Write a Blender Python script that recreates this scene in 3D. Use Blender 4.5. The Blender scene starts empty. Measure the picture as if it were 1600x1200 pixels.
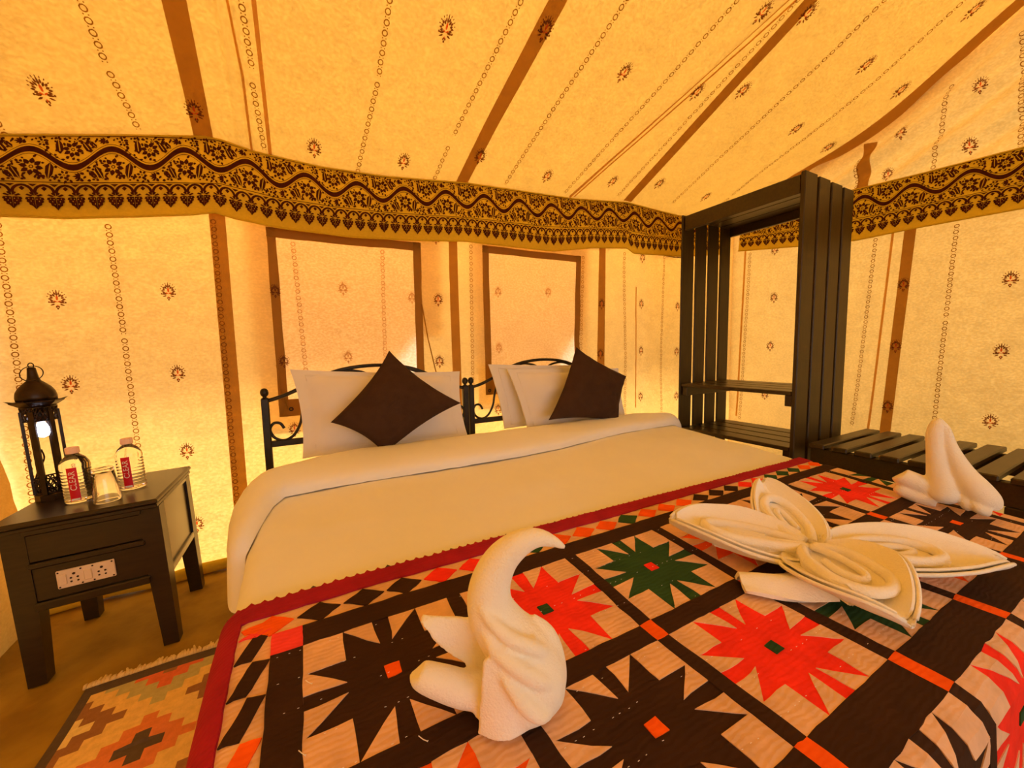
import bpy, bmesh, math, random
from mathutils import Vector, Matrix, noise
PI = math.pi
random.seed(7)
S = bpy.context.scene
C = S.collection

# ------------------------------------------------------------------ camera
cam = bpy.data.cameras.new('camera'); cam.sensor_width = 36.0; cam.sensor_fit = 'HORIZONTAL'
cam.lens = 600.66 / 1600 * 36; cam.clip_start = 0.02
co = bpy.data.objects.new('camera', cam); C.objects.link(co); S.camera = co
yaw, pit, rol = math.radians(28.212), math.radians(4.968), math.radians(-1.1546)
fw = Vector((math.sin(yaw) * math.cos(pit), math.cos(yaw) * math.cos(pit), -math.sin(pit)))
r0 = Vector((math.cos(yaw), -math.sin(yaw), 0)); u0 = r0.cross(fw)
rr = r0 * math.cos(rol) + u0 * math.sin(rol); uu = -r0 * math.sin(rol) + u0 * math.cos(rol)
mw = Matrix((rr, uu, -fw)).transposed().to_4x4(); mw.translation = (0, 0, 1.1)
co.matrix_world = mw

# ------------------------------------------------------------------ sky, sun, exposure
SKY, SUN, EXPO = 1.9, 17.0, 0.29
w = bpy.data.worlds.new('sky'); S.world = w; w.use_nodes = True
bg = w.node_tree.nodes['Background']; bg.inputs[0].default_value = (0.80, 0.90, 1.0, 1); bg.inputs[1].default_value = SKY
sl = bpy.data.lights.new('sun', 'SUN'); sl.energy = SUN; sl.angle = math.radians(16); sl.color = (1, 0.93, 0.82)
so = bpy.data.objects.new('sun', sl); C.objects.link(so)
so.rotation_euler = Vector((0.42, -0.62, -0.80)).to_track_quat('-Z', 'Y').to_euler()
vs = S.view_settings; vs.view_transform = 'Standard'; vs.look = 'None'; vs.exposure = EXPO; vs.gamma = 1; vs.use_curve_mapping = False
try:
    S.cycles.diffuse_bounces = 7; S.cycles.max_bounces = 14; S.cycles.use_denoising = True
except Exception: pass

# ------------------------------------------------------------------ materials
def lin(c):
    return tuple(((v / 255) / 12.92 if v / 255 <= 0.04045 else ((v / 255 + 0.055) / 1.055) ** 2.4) for v in c)
def nodes(name):
    m = bpy.data.materials.new(name); m.use_nodes = True
    nt = m.node_tree; nt.nodes.clear()
    out = nt.nodes.new('ShaderNodeOutputMaterial')
    return m, nt, out
def noise_col(nt, c1, c2, scale, detail=4, rough=0.6, stretch=None, lo=0.35, hi=0.65):
    tc = nt.nodes.new('ShaderNodeTexCoord'); mp = nt.nodes.new('ShaderNodeMapping')
    if stretch: mp.inputs['Scale'].default_value = stretch
    nz = nt.nodes.new('ShaderNodeTexNoise'); nz.inputs['Scale'].default_value = scale
    nz.inputs['Detail'].default_value = detail; nz.inputs['Roughness'].default_value = rough
    rp = nt.nodes.new('ShaderNodeValToRGB'); rp.color_ramp.elements[0].position = lo; rp.color_ramp.elements[1].position = hi
    rp.color_ramp.elements[0].color = (*c1, 1); rp.color_ramp.elements[1].color = (*c2, 1)
    nt.links.new(tc.outputs['Object'], mp.inputs[0]); nt.links.new(mp.outputs[0], nz.inputs['Vector']); nt.links.new(nz.outputs['Fac'], rp.inputs[0])
    return rp.outputs[0], nz, mp
def mat(name, c1, c2=None, scale=8, rough=0.6, spec=0.3, bump=0.0, bscale=60, stretch=None, metal=0.0, sheen=0.0, coat=0.0):
    m, nt, out = nodes(name)
    p = nt.nodes.new('ShaderNodeBsdfPrincipled'); nt.links.new(p.outputs[0], out.inputs[0])
    c2 = c2 or c1
    col, nz, mp = noise_col(nt, c1, c2, scale, stretch=stretch)
    nt.links.new(col, p.inputs['Base Color'])
    p.inputs['Roughness'].default_value = rough; p.inputs['Specular IOR Level'].default_value = spec; p.inputs['Metallic'].default_value = metal
    if sheen: p.inputs['Sheen Weight'].default_value = sheen
    if coat: p.inputs['Coat Weight'].default_value = coat; p.inputs['Coat Roughness'].default_value = 0.25
    if bump:
        b = nt.nodes.new('ShaderNodeBump'); b.inputs['Strength'].default_value = bump; b.inputs['Distance'].default_value = 0.004
        n2 = nt.nodes.new('ShaderNodeTexNoise'); n2.inputs['Scale'].default_value = bscale; n2.inputs['Detail'].default_value = 4
        nt.links.new(mp.outputs[0], n2.inputs['Vector']); nt.links.new(n2.outputs['Fac'], b.inputs['Height']); nt.links.new(b.outputs[0], p.inputs['Normal'])
    return m
def cloth(name, refl, trans, k, vary=0.12, scale=9, flecks=True, bump=0.25):
    # thin cloth: part reflects, part lets light through
    m, nt, out = nodes(name)
    d = nt.nodes.new('ShaderNodeBsdfDiffuse'); t = nt.nodes.new('ShaderNodeBsdfTranslucent'); mx = nt.nodes.new('ShaderNodeMixShader')
    mx.inputs[0].default_value = k
    c, nz, mp = noise_col(nt, tuple(v * (1 - vary) for v in trans), tuple(min(1, v * (1 + vary)) for v in trans), scale, detail=8, rough=0.75, stretch=(1, 1, 1.6))
    if flecks:
        f = nt.nodes.new('ShaderNodeTexNoise'); f.inputs['Scale'].default_value = 70; f.inputs['Detail'].default_value = 5
        rp = nt.nodes.new('ShaderNodeValToRGB'); rp.color_ramp.elements[0].position = 0.40; rp.color_ramp.elements[1].position = 0.66
        rp.color_ramp.elements[0].color = (0.84, 0.81, 0.74, 1); rp.color_ramp.elements[1].color = (1.10, 1.12, 1.20, 1)
        mm = nt.nodes.new('ShaderNodeMix'); mm.data_type = 'RGBA'; mm.blend_type = 'MULTIPLY'; mm.inputs[0].default_value = 1
        nt.links.new(mp.outputs[0], f.inputs['Vector']); nt.links.new(f.outputs['Fac'], rp.inputs[0]); nt.links.new(c, mm.inputs[6]); nt.links.new(rp.outputs[0], mm.inputs[7]); c = mm.outputs[2]
    nt.links.new(c, t.inputs[0]); d.inputs[0].default_value = (*refl, 1)
    b = nt.nodes.new('ShaderNodeBump'); b.inputs['Strength'].default_value = bump; b.inputs['Distance'].default_value = 0.003
    n2 = nt.nodes.new('ShaderNodeTexNoise'); n2.inputs['Scale'].default_value = 14; n2.inputs['Detail'].default_value = 5
    nt.links.new(mp.outputs[0], n2.inputs['Vector']); nt.links.new(n2.outputs['Fac'], b.inputs['Height'])
    nt.links.new(b.outputs[0], d.inputs['Normal']); nt.links.new(b.outputs[0], t.inputs['Normal'])
    nt.links.new(d.outputs[0], mx.inputs[1]); nt.links.new(t.outputs[0], mx.inputs[2]); nt.links.new(mx.outputs[0], out.inputs[0])
    return m
def quilt_mat(name, c):
    m, nt, out = nodes(name)
    p = nt.nodes.new('ShaderNodeBsdfPrincipled'); nt.links.new(p.outputs[0], out.inputs[0])
    c1 = tuple(v * 0.86 for v in c); c2 = tuple(min(1, v * 1.1) for v in c)
    col, nz, mp = noise_col(nt, c1, c2, 14)
    nt.links.new(col, p.inputs['Base Color']); p.inputs['Roughness'].default_value = 0.85; p.inputs['Specular IOR Level'].default_value = 0.15
    wv = nt.nodes.new('ShaderNodeTexWave'); wv.bands_direction = 'Y'; wv.inputs['Scale'].default_value = 30; wv.inputs['Distortion'].default_value = 6; wv.inputs['Detail'].default_value = 2
    wx = nt.nodes.new('ShaderNodeTexNoise'); wx.inputs['Scale'].default_value = 60
    ad = nt.nodes.new('ShaderNodeMath'); ad.operation = 'ADD'
    b = nt.nodes.new('ShaderNodeBump'); b.inputs['Strength'].default_value = 0.22; b.inputs['Distance'].default_value = 0.003
    nt.links.new(mp.outputs[0], wv.inputs['Vector']); nt.links.new(mp.outputs[0], wx.inputs['Vector'])
    nt.links.new(wv.outputs['Fac'], ad.inputs[0]); nt.links.new(wx.outputs['Fac'], ad.inputs[1]); nt.links.new(ad.outputs[0], b.inputs['Height']); nt.links.new(b.outputs[0], p.inputs['Normal'])
    return m
def glass_mat(name, col=(1, 1, 1), ior=1.45, rough=0.0):
    m, nt, out = nodes(name)
    p = nt.nodes.new('ShaderNodeBsdfPrincipled'); nt.links.new(p.outputs[0], out.inputs[0])
    col_o, nz, mp = noise_col(nt, tuple(v * 0.98 for v in col), col, 5); nt.links.new(col_o, p.inputs['Base Color'])
    p.inputs['Transmission Weight'].default_value = 1; p.inputs['IOR'].default_value = ior; p.inputs['Roughness'].default_value = rough
    return m
def emit_mat(name, c, s):
    m, nt, out = nodes(name); e = nt.nodes.new('ShaderNodeEmission'); e.inputs[0].default_value = (*c, 1); e.inputs[1].default_value = s
    nt.links.new(e.outputs[0], out.inputs[0]); return m

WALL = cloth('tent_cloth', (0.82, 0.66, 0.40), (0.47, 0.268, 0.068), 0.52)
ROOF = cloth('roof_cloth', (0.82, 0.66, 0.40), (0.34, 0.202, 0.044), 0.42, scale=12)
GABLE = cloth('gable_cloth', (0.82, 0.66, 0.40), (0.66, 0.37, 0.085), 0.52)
PANE = cloth('window_cloth', (0.80, 0.58, 0.34), (0.70, 0.53, 0.38), 0.60, vary=0.05)
FLAP = cloth('outer_flap_cloth', (0.75, 0.50, 0.22), (0.92, 0.66, 0.30), 0.62)
SHADE = cloth('shade_sheet_cloth', (0.8, 0.65, 0.42), (0.95, 0.77, 0.45), 0.66, vary=0.03, flecks=False)  # cloth of the added sheet that filters sun and sky above the roof
STRIP = cloth('webbing_cloth', (0.52, 0.28, 0.06), (0.46, 0.23, 0.04), 0.45, flecks=False)
TUCK = cloth('tucked_cloth', (0.80, 0.50, 0.16), (0.62, 0.30, 0.045), 0.5, flecks=False)
VAL = cloth('valance_cloth', (0.76, 0.56, 0.05), (0.64, 0.46, 0.035), 0.32)
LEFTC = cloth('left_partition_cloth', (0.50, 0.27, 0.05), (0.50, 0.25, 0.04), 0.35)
INK = mat('block_print_ink', lin((78, 34, 16)), lin((62, 26, 12)), 40, rough=0.95, spec=0.05)
INKT = cloth('faded_print_ink', (0.16, 0.07, 0.035), (0.34, 0.13, 0.05), 0.55, flecks=False, vary=0.2)
INKC = cloth('chain_print_ink', (0.20, 0.10, 0.03), (0.46, 0.24, 0.05), 0.6, flecks=False, vary=0.2)
REDT = cloth('red_print_ink', (0.60, 0.12, 0.04), (0.90, 0.20, 0.06), 0.6, flecks=False)
FAINT = cloth('shadow_print', (0.42, 0.24, 0.10), (0.70, 0.44, 0.24), 0.62, flecks=False)  # shadow of the outer flap's print, put into the pane as colour
FLOORM = mat('brown_floor_mat', lin((170, 138, 46)), lin((142, 110, 30)), 5, rough=0.75, spec=0.2, bump=0.25, bscale=30)
SAND = mat('sand', lin((188, 164, 130)), lin((170, 145, 110)), 3, rough=0.95)
WOOD = mat('dark_stained_wood', (0.034, 0.020, 0.004), (0.050, 0.030, 0.006), 14, rough=0.42, spec=0.35, stretch=(6, 6, 0.6), bump=0.08)
WOODH = mat('dark_stained_planks', (0.034, 0.020, 0.004), (0.052, 0.031, 0.006), 14, rough=0.36, spec=0.45, stretch=(0.6, 6, 6), bump=0.08)
NSW = mat('nightstand_wood', (0.016, 0.010, 0.006), (0.028, 0.017, 0.009), 12, rough=0.30, spec=0.5, stretch=(1, 8, 8), bump=0.05)
NSP = mat('worn_side_panel', (0.030, 0.024, 0.016), (0.050, 0.040, 0.028), 10, rough=0.25, spec=0.6, coat=0.4)
IRON = mat('black_iron', (0.012, 0.009, 0.006), (0.020, 0.014, 0.009), 30, rough=0.38, spec=0.5, metal=0.3)
LANT = mat('lantern_metal', (0.020, 0.010, 0.005), (0.036, 0.018, 0.009), 40, rough=0.35, spec=0.5, metal=0.5)
SHEET = mat('white_sheet', (0.83, 0.86, 0.90), (0.86, 0.89, 0.93), 3, rough=0.9, spec=0.1, bump=0.12, bscale=9)
PILLOW = mat('white_pillowcase', (0.76, 0.74, 0.74), (0.80, 0.78, 0.78), 4, rough=0.85, spec=0.15, bump=0.25, bscale=12)
TOWEL = mat('white_terry', (0.90, 0.87, 0.76), (0.93, 0.90, 0.80), 8, rough=1.0, spec=0.05, bump=0.55, bscale=260, sheen=0.3)
BROWN = mat('brown_cushion_cloth', (0.050, 0.026, 0.016), (0.060, 0.032, 0.020), 20, rough=0.9, spec=0.1, bump=0.3, bscale=300)
PLASTIC = glass_mat('clear_plastic', ior=1.28); WATER = glass_mat('water', ior=1.33); GLASS = glass_mat('tumbler_glass', ior=1.45)
CAPM = mat('white_cap_plastic', lin((240, 205, 190)), lin((236, 200, 184)), 8, rough=0.5)
REDL = mat('red_label', lin((214, 22, 40)), lin((205, 18, 36)), 8, rough=0.45)
WHITEL = mat('white_lettering', (0.9, 0.85, 0.8), None, 8, rough=0.5)
SOCK = mat('ivory_plastic', (0.78, 0.66, 0.52), (0.74, 0.62, 0.48), 30, rough=0.4)
SOCKD = mat('socket_hole', (0.03, 0.015, 0.01), None, 8)
BULB = emit_mat('lit_bulb', (0.80, 0.80, 1.0), 14)
Q = {k: quilt_mat('quilt_' + k, lin(c)) for k, c in dict(black=(58, 36, 22), tan=(226, 184, 148), red=(244, 54, 36), green=(44, 78, 44), orange=(248, 98, 16), maroon=(160, 28, 52), pink=(240, 70, 66), grey=(86, 70, 70)).items()}
R = {k: mat('rug_' + k, lin(c), tuple(v * 0.85 for v in lin(c)), 50, rough=0.95, spec=0.05, bump=0.4, bscale=200) for k, c in dict(dark=(104, 90, 80), yellow=(250, 212, 136), orange=(238, 144, 92), olive=(204, 194, 140), brown=(166, 120, 84), fringe=(240, 212, 150), red=(236, 124, 86), cream=(250, 226, 160)).items()}

# ------------------------------------------------------------------ helpers
def link(name, me, mats, parent=None, smooth=False, kind=None, label=None):
    o = bpy.data.objects.new(name, me); C.objects.link(o)
    for m in (mats if isinstance(mats, (list, tuple)) else [mats]): me.materials.append(m)
    if smooth:
        for p in me.polygons: p.use_smooth = True
    if parent is not None:
        o.parent = parent
        o.matrix_parent_inverse = (Matrix.Translation(parent.location) @ parent.rotation_euler.to_matrix().to_4x4()).inverted() if parent.parent is None else Matrix.Identity(4)
    if kind: o['kind'] = kind
    if label: o['label'] = label
    return o
def tag(o, label, cat, group=None):
    o['label'] = label; o['category'] = cat
    if group: o['group'] = group
    return o
def empty(name, loc, label, cat, group=None):
    o = bpy.data.objects.new(name, None); o.empty_display_size = 0.05; o.location = loc; C.objects.link(o); return tag(o, label, cat, group)
def sub(name, mb, mats, part, **k):       # a sub-part: a child of a part whose own parent is the thing
    o = link(name, mb.me(name), mats, None, **k)
    o.parent = part; o.matrix_parent_inverse = PMAT(part).inverted(); return o
def PMAT(o):
    if o.parent is None: return Matrix.Translation(o.location) @ o.rotation_euler.to_matrix().to_4x4()
    return PMAT(o.parent) @ o.matrix_parent_inverse
class MB:
    def __init__(s): s.v = []; s.f = []; s.mi = []
    def add(s, vs, fs, mi=0):
        b = len(s.v); s.v += [tuple(v) for v in vs]; s.f += [tuple(b + i for i in f) for f in fs]; s.mi += [mi] * len(fs); return s
    def box(s, x0, x1, y0, y1, z0, z1, ch=0.003, M=None, mi=0):
        bm = bmesh.new(); bmesh.ops.create_cube(bm, size=1)
        for v in bm.verts: v.co = ((x0 + x1) / 2 + v.co.x * (x1 - x0), (y0 + y1) / 2 + v.co.y * (y1 - y0), (z0 + z1) / 2 + v.co.z * (z1 - z0))
        if ch: bmesh.ops.bevel(bm, geom=bm.edges[:], offset=min(ch, 0.3 * min(x1 - x0, y1 - y0, z1 - z0)), segments=1, affect='EDGES')
        vs = [(M @ v.co) if M else v.co.copy() for v in bm.verts]; bm.verts.index_update()
        s.add(vs, [[v.index for v in f.verts] for f in bm.faces], mi); bm.free(); return s
    def hexa(s, b, t, mi=0):             # prism between two equal rings
        n = len(b); s.add(list(b) + list(t), [list(range(n))[::-1], list(range(n, 2 * n))] + [[i, (i + 1) % n, n + (i + 1) % n, n + i] for i in range(n)], mi); return s
    def tube(s, pts, rad, n=10, cap=True, flat=None, mi=0, closed=False):
        P = [Vector(p) for p in pts]; m = len(P); rs = rad if isinstance(rad, (list, tuple)) else [rad] * m
        vs = []; up = None
        for i in range(m):
            t = (P[(i + 1) % m] - P[i - 1]) if closed else (P[min(i + 1, m - 1)] - P[max(i - 1, 0)])
            t.normalize()
            if up is None: up = Vector((0, 0, 1)) if abs(t.z) < 0.9 else Vector((1, 0, 0))
            a = up - t * up.dot(t); a.normalize(); b = t.cross(a); up = a
            for k in range(n):
                c, d = math.cos(2 * PI * k / n), math.sin(2 * PI * k / n)
                e = a * c + b * d
                if flat: e = e + flat[0] * (e.dot(flat[0]) * (flat[1] - 1))
                vs.append(P[i] + e * rs[i])
        fs = [[i * n + k, i * n + (k + 1) % n, ((i + 1) % m) * n + (k + 1) % n, ((i + 1) % m) * n + k] for i in range(m if closed else m - 1) for k in range(n)]
        if cap and not closed: fs += [list(range(n))[::-1], list(range((m - 1) * n, m * n))]
        return s.add(vs, fs, mi)
    def lathe(s, prof, n=16, M=None, mi=0, cap=True, ph=0):
        vs = [Vector((r * math.cos(2 * PI * k / n + ph), r * math.sin(2 * PI * k / n + ph), z)) for r, z in prof for k in range(n)]
        if M: vs = [M @ v for v in vs]
        m = len(prof); fs = [[i * n + k, i * n + (k + 1) % n, (i + 1) * n + (k + 1) % n, (i + 1) * n + k] for i in range(m - 1) for k in range(n)]
        if cap: fs += [list(range(n))[::-1], list(range((m - 1) * n, m * n))]
        return s.add(vs, fs, mi)
    def grid(s, fn, us, vs_, mi=0, skip=None, mif=None):
        b = len(s.v); nu, nv = len(us), len(vs_)
        s.v += [tuple(fn(u, v)) for v in vs_ for u in us]
        for j in range(nv - 1):
            for i in range(nu - 1):
                if skip and skip((us[i] + us[i + 1]) / 2, (vs_[j] + vs_[j + 1]) / 2): continue
                s.f.append((b + j * nu + i, b + j * nu + i + 1, b + (j + 1) * nu + i + 1, b + (j + 1) * nu + i))
                s.mi.append(mif((us[i] + us[i + 1]) / 2, (vs_[j] + vs_[j + 1]) / 2) if mif else mi)
        return s
    def poly(s, pts, fn, mi=0): return s.add([fn(*p) for p in pts], [list(range(len(pts)))], mi)
    def me(s, name):
        me = bpy.data.meshes.new(name); me.from_pydata(s.v, [], s.f); me.update()
        if any(s.mi):
            me.polygons.foreach_set('material_index', s.mi)
        return me
    def obj(s, name, mats, parent=None, **k): return link(name, s.me(name), mats, parent, **k)
def solid(o, t, off=0): m = o.modifiers.new('thick', 'SOLIDIFY'); m.thickness = t; m.offset = off; return o
def ls(a, b, n): return [a + (b - a) * i / (n - 1) for i in range(n)]
def interp(x, L):
    if x <= L[0][0]: return L[0][1]
    for (a, p), (b, q) in zip(L, L[1:]):
        if x <= b: return p + (q - p) * (x - a) / (b - a)
    return L[-1][1]
def cr(pts, n=8):                         # Catmull-Rom through the points
    P = [Vector(p) for p in pts]; P = [2 * P[0] - P[1]] + P + [2 * P[-1] - P[-2]]; out = []
    for i in range(1, len(P) - 2):
        for k in range(n):
            t = k / n; a, b, c, d = P[i - 1:i + 3]
            out.append(0.5 * ((2 * b) + (c - a) * t + (2 * a - 5 * b + 4 * c - d) * t * t + (3 * b - a - 3 * c + d) * t ** 3))
    return out + [P[-2]]
def nz(x, y, z=0, s=1.0): return noise.noise(Vector((x * s, y * s, z * s)))
def sstep(x): x = max(0, min(1, x)); return x * x * (3 - 2 * x)

# ------------------------------------------------------------------ tent shell
SEAMS = [-1.70, -0.345, 0.98, 2.33, 3.62]
def bay(x):                                # 0 at the seams, 1 half way between
    for a, b in zip(SEAMS, SEAMS[1:]):
        if a <= x <= b: return math.sin(PI * (x - a) / (b - a))
    return 0
VT = [(-1.3, 1.975), (-1.047, 2.021), (-0.86, 2.062), (-0.651, 2.108), (-0.368, 2.164), (-0.304, 2.163), (-0.158, 2.136), (0.136, 2.12), (0.472, 2.127), (0.951, 2.165), (1.306, 2.181), (1.83, 2.199), (2.287, 2.237), (2.889, 2.217), (3.7, 2.27)]
VBT = [(-1.3, 1.675), (-1.076, 1.697), (-0.889, 1.712), (-0.68, 1.744), (-0.445, 1.78), (-0.345, 1.802), (-0.264, 1.785), (-0.068, 1.763), (0.279, 1.756), (0.604, 1.772), (0.939, 1.797), (1.605, 1.801), (1.945, 1.856), (2.27, 1.881), (2.336, 1.847), (2.882, 1.874), (3.7, 1.97)]
RVT = [(-2.6, 2.14), (0.3, 2.15), (0.619, 2.161), (0.998, 2.183), (1.36, 2.215), (2.323, 2.27)]
RVB = [(-2.6, 1.82), (0.3, 1.82), (0.599, 1.825), (1.01, 1.841), (1.343, 1.846), (1.718, 1.896), (2.314, 1.985)]
def ywall(x): return 2.45 if x < -0.345 else 2.45 - 0.043 * (x + 0.345)
def back(x, z, off=0.0):
    y = ywall(x) + 0.045 * bay(x) * math.sin(PI * min(1, max(0, z / 2.2))) + 0.010 * nz(x, z * 0.5, 3, 3.0) + 0.004 * nz(x, z, 9, 9)
    y += 0.03 * math.exp(-(z / 0.10) ** 2) * nz(x * 4, 0.3)
    return (x, y - off, z)
def right(y, z, off=0.0):
    x = 3.62 + 0.04 * math.sin(PI * (y - 1.09) / 1.2) * math.sin(PI * min(1, max(0, z / 2.2))) + 0.010 * nz(y, z * 0.5, 5, 3.0)
    if z > 2.05:                            # gable part hangs in slanting drapes
        s = (z - 2.1) + 0.62 * (y - 2.3)
        x += 0.034 * sstep((z - 2.1) / 0.15) * (math.sin(s * 22 + 2 * nz(y, z, 1, 2)) * 0.7 + math.sin(s * 47 + 1 + nz(y, z, 2, 3)) * 0.4)
    return (x - off, y, z)
RIDGE = -0.2
def roofz(x, y):
    if y < RIDGE: return roofz(x, RIDGE) - 0.45 * (RIDGE - y)
    d = max(0, ywall(x) - y); zp = 2.2 + 0.45 * (2.42 - y)
    ze = interp(x, VT) + 0.004; zpe = 2.2 + 0.45 * (2.42 - ywall(x))
    z = zp + (ze - zpe) * math.exp(-d / 0.35)
    z -= 0.035 * bay(x) * math.sin(PI * min(1, d / 2.4))
    z -= 0.15 * math.exp(-max(0, 3.62 - x) / 0.35) * math.exp(-((y - 1.25) / 0.5) ** 2)
    z += 0.006 * nz(x, y, 2, 3)
    for dx, a in ((0.0, 0.014), (0.045, 0.009)):    # tucked folds
        z -= a * math.exp(-((x + 0.175 + dx * 1.0 - 0.02 * (2.4 - y)) / 0.010) ** 2)
        z -= a * math.exp(-((x - (1.746 + (2.40 - y) * 0.318) + dx * 0.6) / 0.010) ** 2)
    return z
def roof(x, y, off=0.0): return (x, y, roofz(x, y) - off)

ground = MB().grid(lambda x, y: (x, y, -0.12), [-30, -10, 0, 10, 30], [-30, -10, 0, 10, 30]).obj('ground', SAND, kind='structure')
def floorz(x, y): return -0.038 * max(0, min(1.2, -0.49 - x)) + 0.004 * nz(x, y, 0, 5) * (1 if x < 0 else 0.2) + 0.005 * max(0, math.sin((x * 0.8 - y * 0.6) * 14)) ** 8 * (1 if y > 1.4 and x < -0.2 else 0) - 0.003
floor = MB().grid(lambda x, y: (x, y, floorz(x, y)), ls(-1.7, -0.1, 70) + ls(0, 3.9, 14), ls(-2.8, 0.6, 12) + ls(0.65, 2.6, 80)).obj('floor', FLOORM, kind='structure', smooth=True)

WIN = [(-0.098, 0.628, 0.85, 1.730), (1.125, 1.843, 0.90, 1.758)]
def inwin(x, z): return any(a < x < b and c < z < d for a, b, c, d in WIN)
xs = sorted(set([round(v, 4) for v in ls(-1.5, 3.66, 110)] + [v for q in WIN for v in q[:2]])); zs = sorted(set([round(v, 4) for v in ls(0.015, 2.30, 56)] + [v for q in WIN for v in q[2:]]))
wall_back = MB().grid(lambda x, z: back(x, z * (interp(x, VT) + 0.02) / 2.30 if z > 1.9 else z), xs, zs, skip=inwin).obj('wall_back', WALL, kind='structure', smooth=True)
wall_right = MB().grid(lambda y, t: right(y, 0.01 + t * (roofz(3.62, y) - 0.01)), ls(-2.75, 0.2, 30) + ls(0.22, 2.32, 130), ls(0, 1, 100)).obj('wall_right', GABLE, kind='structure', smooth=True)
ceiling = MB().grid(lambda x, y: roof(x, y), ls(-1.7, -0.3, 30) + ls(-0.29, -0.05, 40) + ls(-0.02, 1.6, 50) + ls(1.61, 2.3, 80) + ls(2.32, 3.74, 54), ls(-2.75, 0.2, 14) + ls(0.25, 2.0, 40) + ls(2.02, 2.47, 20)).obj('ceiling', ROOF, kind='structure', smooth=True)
MB().grid(lambda x, z: (x, -2.70 + 0.01 * nz(x, z, 0, 3), z), ls(-1.6, 3.7, 22), ls(0, 2.4, 13), skip=lambda x, z: -0.7 < x < 2.3 and z < 2.05).obj('wall_front', WALL, kind='structure', smooth=True)  # doorway gap is unseen, added to let plain daylight onto the bed
def left(y, z): return (-1.185 + 0.10 * sstep(1 - z / 0.95) ** 1.3 + 0.012 * nz(y, z, 4, 6), y, z)
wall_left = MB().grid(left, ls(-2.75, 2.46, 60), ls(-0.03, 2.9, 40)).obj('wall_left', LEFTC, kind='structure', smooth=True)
# unseen sheet added over roof and back eave to dim and tint the daylight
MB().grid(lambda x, y: (x, y, (roofz(x, y) + 0.12 if y < ywall(x) else interp(x, VT) + 0.12 - 0.75 * (y - ywall(x))) + 0.03 * math.sin(x * 4) * max(0, y - 2.4)), ls(-1.75, 3.75, 40), ls(-2.8, 2.0, 12) + ls(2.2, 3.15, 8)).obj('shade_sheet_1', SHADE, kind='structure', smooth=True)

# hem rolls where the back wall meets the floor
m = MB(); m.tube([(x, ywall(x) - 0.045 + 0.012 * nz(x, 1, 0, 5), 0.028 + 0.012 * nz(x, 0, 0, 4) + floorz(x, 2.4)) for x in ls(-1.3, 3.6, 90)], [0.028 + 0.008 * nz(x, 2, 2, 6) for x in ls(-1.3, 3.6, 90)], 10)
m.obj('baseboard_back', VAL, kind='structure', smooth=True)
m = MB(); m.tube([(3.57, y, 0.03) for y in ls(-2.6, 2.25, 30)], 0.03, 8); m.obj('baseboard_right', VAL, kind='structure', smooth=True)

# windows: cloth pane set in the wall opening, webbing frame, loose outer flap, tie cord
def window(name, q, outer, flapq, bare):
    a, b, c, d = q
    p = MB().grid(lambda x, z: back(x, z, 0.0 + 0.006 * nz(x, z, 7, 4)), ls(a - 0.006, b + 0.006, 24), ls(c - 0.006, d + 0.006, 26)).obj(name, PANE, kind='structure', smooth=True)
    oa, ob, oc, od = outer
    def strip(P):
        (x0, z0), (x1, z1), (x2, z2), (x3, z3) = P
        return solid(MB().grid(lambda u, v: back(*( (x0 * (1 - u) + x1 * u) * (1 - v) + (x3 * (1 - u) + x2 * u) * v + 0.004 * nz(u * 3, v * 3, x0, 2), (z0 * (1 - u) + z1 * u) * (1 - v) + (z3 * (1 - u) + z2 * u) * v + 0.003 * nz(v * 5, u * 5, z0, 1)), 0.006), ls(0, 1, 12), ls(0, 1, 12)).obj('frame_strip', STRIP, p, smooth=True), 0.003)
    strip([(oa, oc), (a + 0.004, oc), (a, od), (oa, od)]); strip([(b - 0.004, oc), (ob, oc), (ob, od), (b, od)])
    strip([(oa, d - 0.004), (ob, d - 0.004), (ob, od), (oa, od)]); strip([(oa, oc), (ob, oc), (ob, c + 0.004), (oa, c + 0.004)])
    fa, fb, fc, fd = flapq
    MB().grid(lambda x, z: (x, back(x, z)[1] + 0.035 + 0.01 * nz(x, z, 3, 5), z), ls(fa, fb, 24), ls(fc, fd, 24), skip=bare).obj('outer_flap', FLAP, p, smooth=True)
    return p
w1 = window('window_1', WIN[0], (-0.140, 0.672, 0.76, 1.775), (-0.235, 0.80, 0.70, 1.86), lambda x, z: (x - 0.50) + (1.12 - z) * 0.35 > 0.02 + 0.28 * max(0, z - 1.02) * 2 and z < 1.20)
w2 = window('window_2', WIN[1], (1.080, 1.885, 0.80, 1.80), (1.005, 1.955, 0.74, 1.88), lambda x, z: x > 1.72 and z < 1.22 - (1.90 - x) * 1.2 and x < 1.9)
for p, pts in ((w1, [(0.668, 1.40), (0.70, 1.18), (0.745, 0.95)]), (w1, [(-0.135, 1.05), (-0.128, 0.92), (-0.10, 0.80)])):
    MB().tube([back(x, z, 0.012) for x, z in pts], 0.0035, 6).obj('tie_cord', STRIP, p, smooth=True)
for p, x, z in ((w1, -0.082, 0.80), (w2, 1.105, 0.83)):
    c0 = Vector(back(x, z, 0.012)); MB().tube([c0 + Vector((0.009 * math.cos(t), 0, 0.009 * math.sin(t))) for t in ls(0, 2 * PI, 13)[:-1]], 0.0028, 6, closed=True).obj('eyelet', IRON, p, smooth=True)

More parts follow.
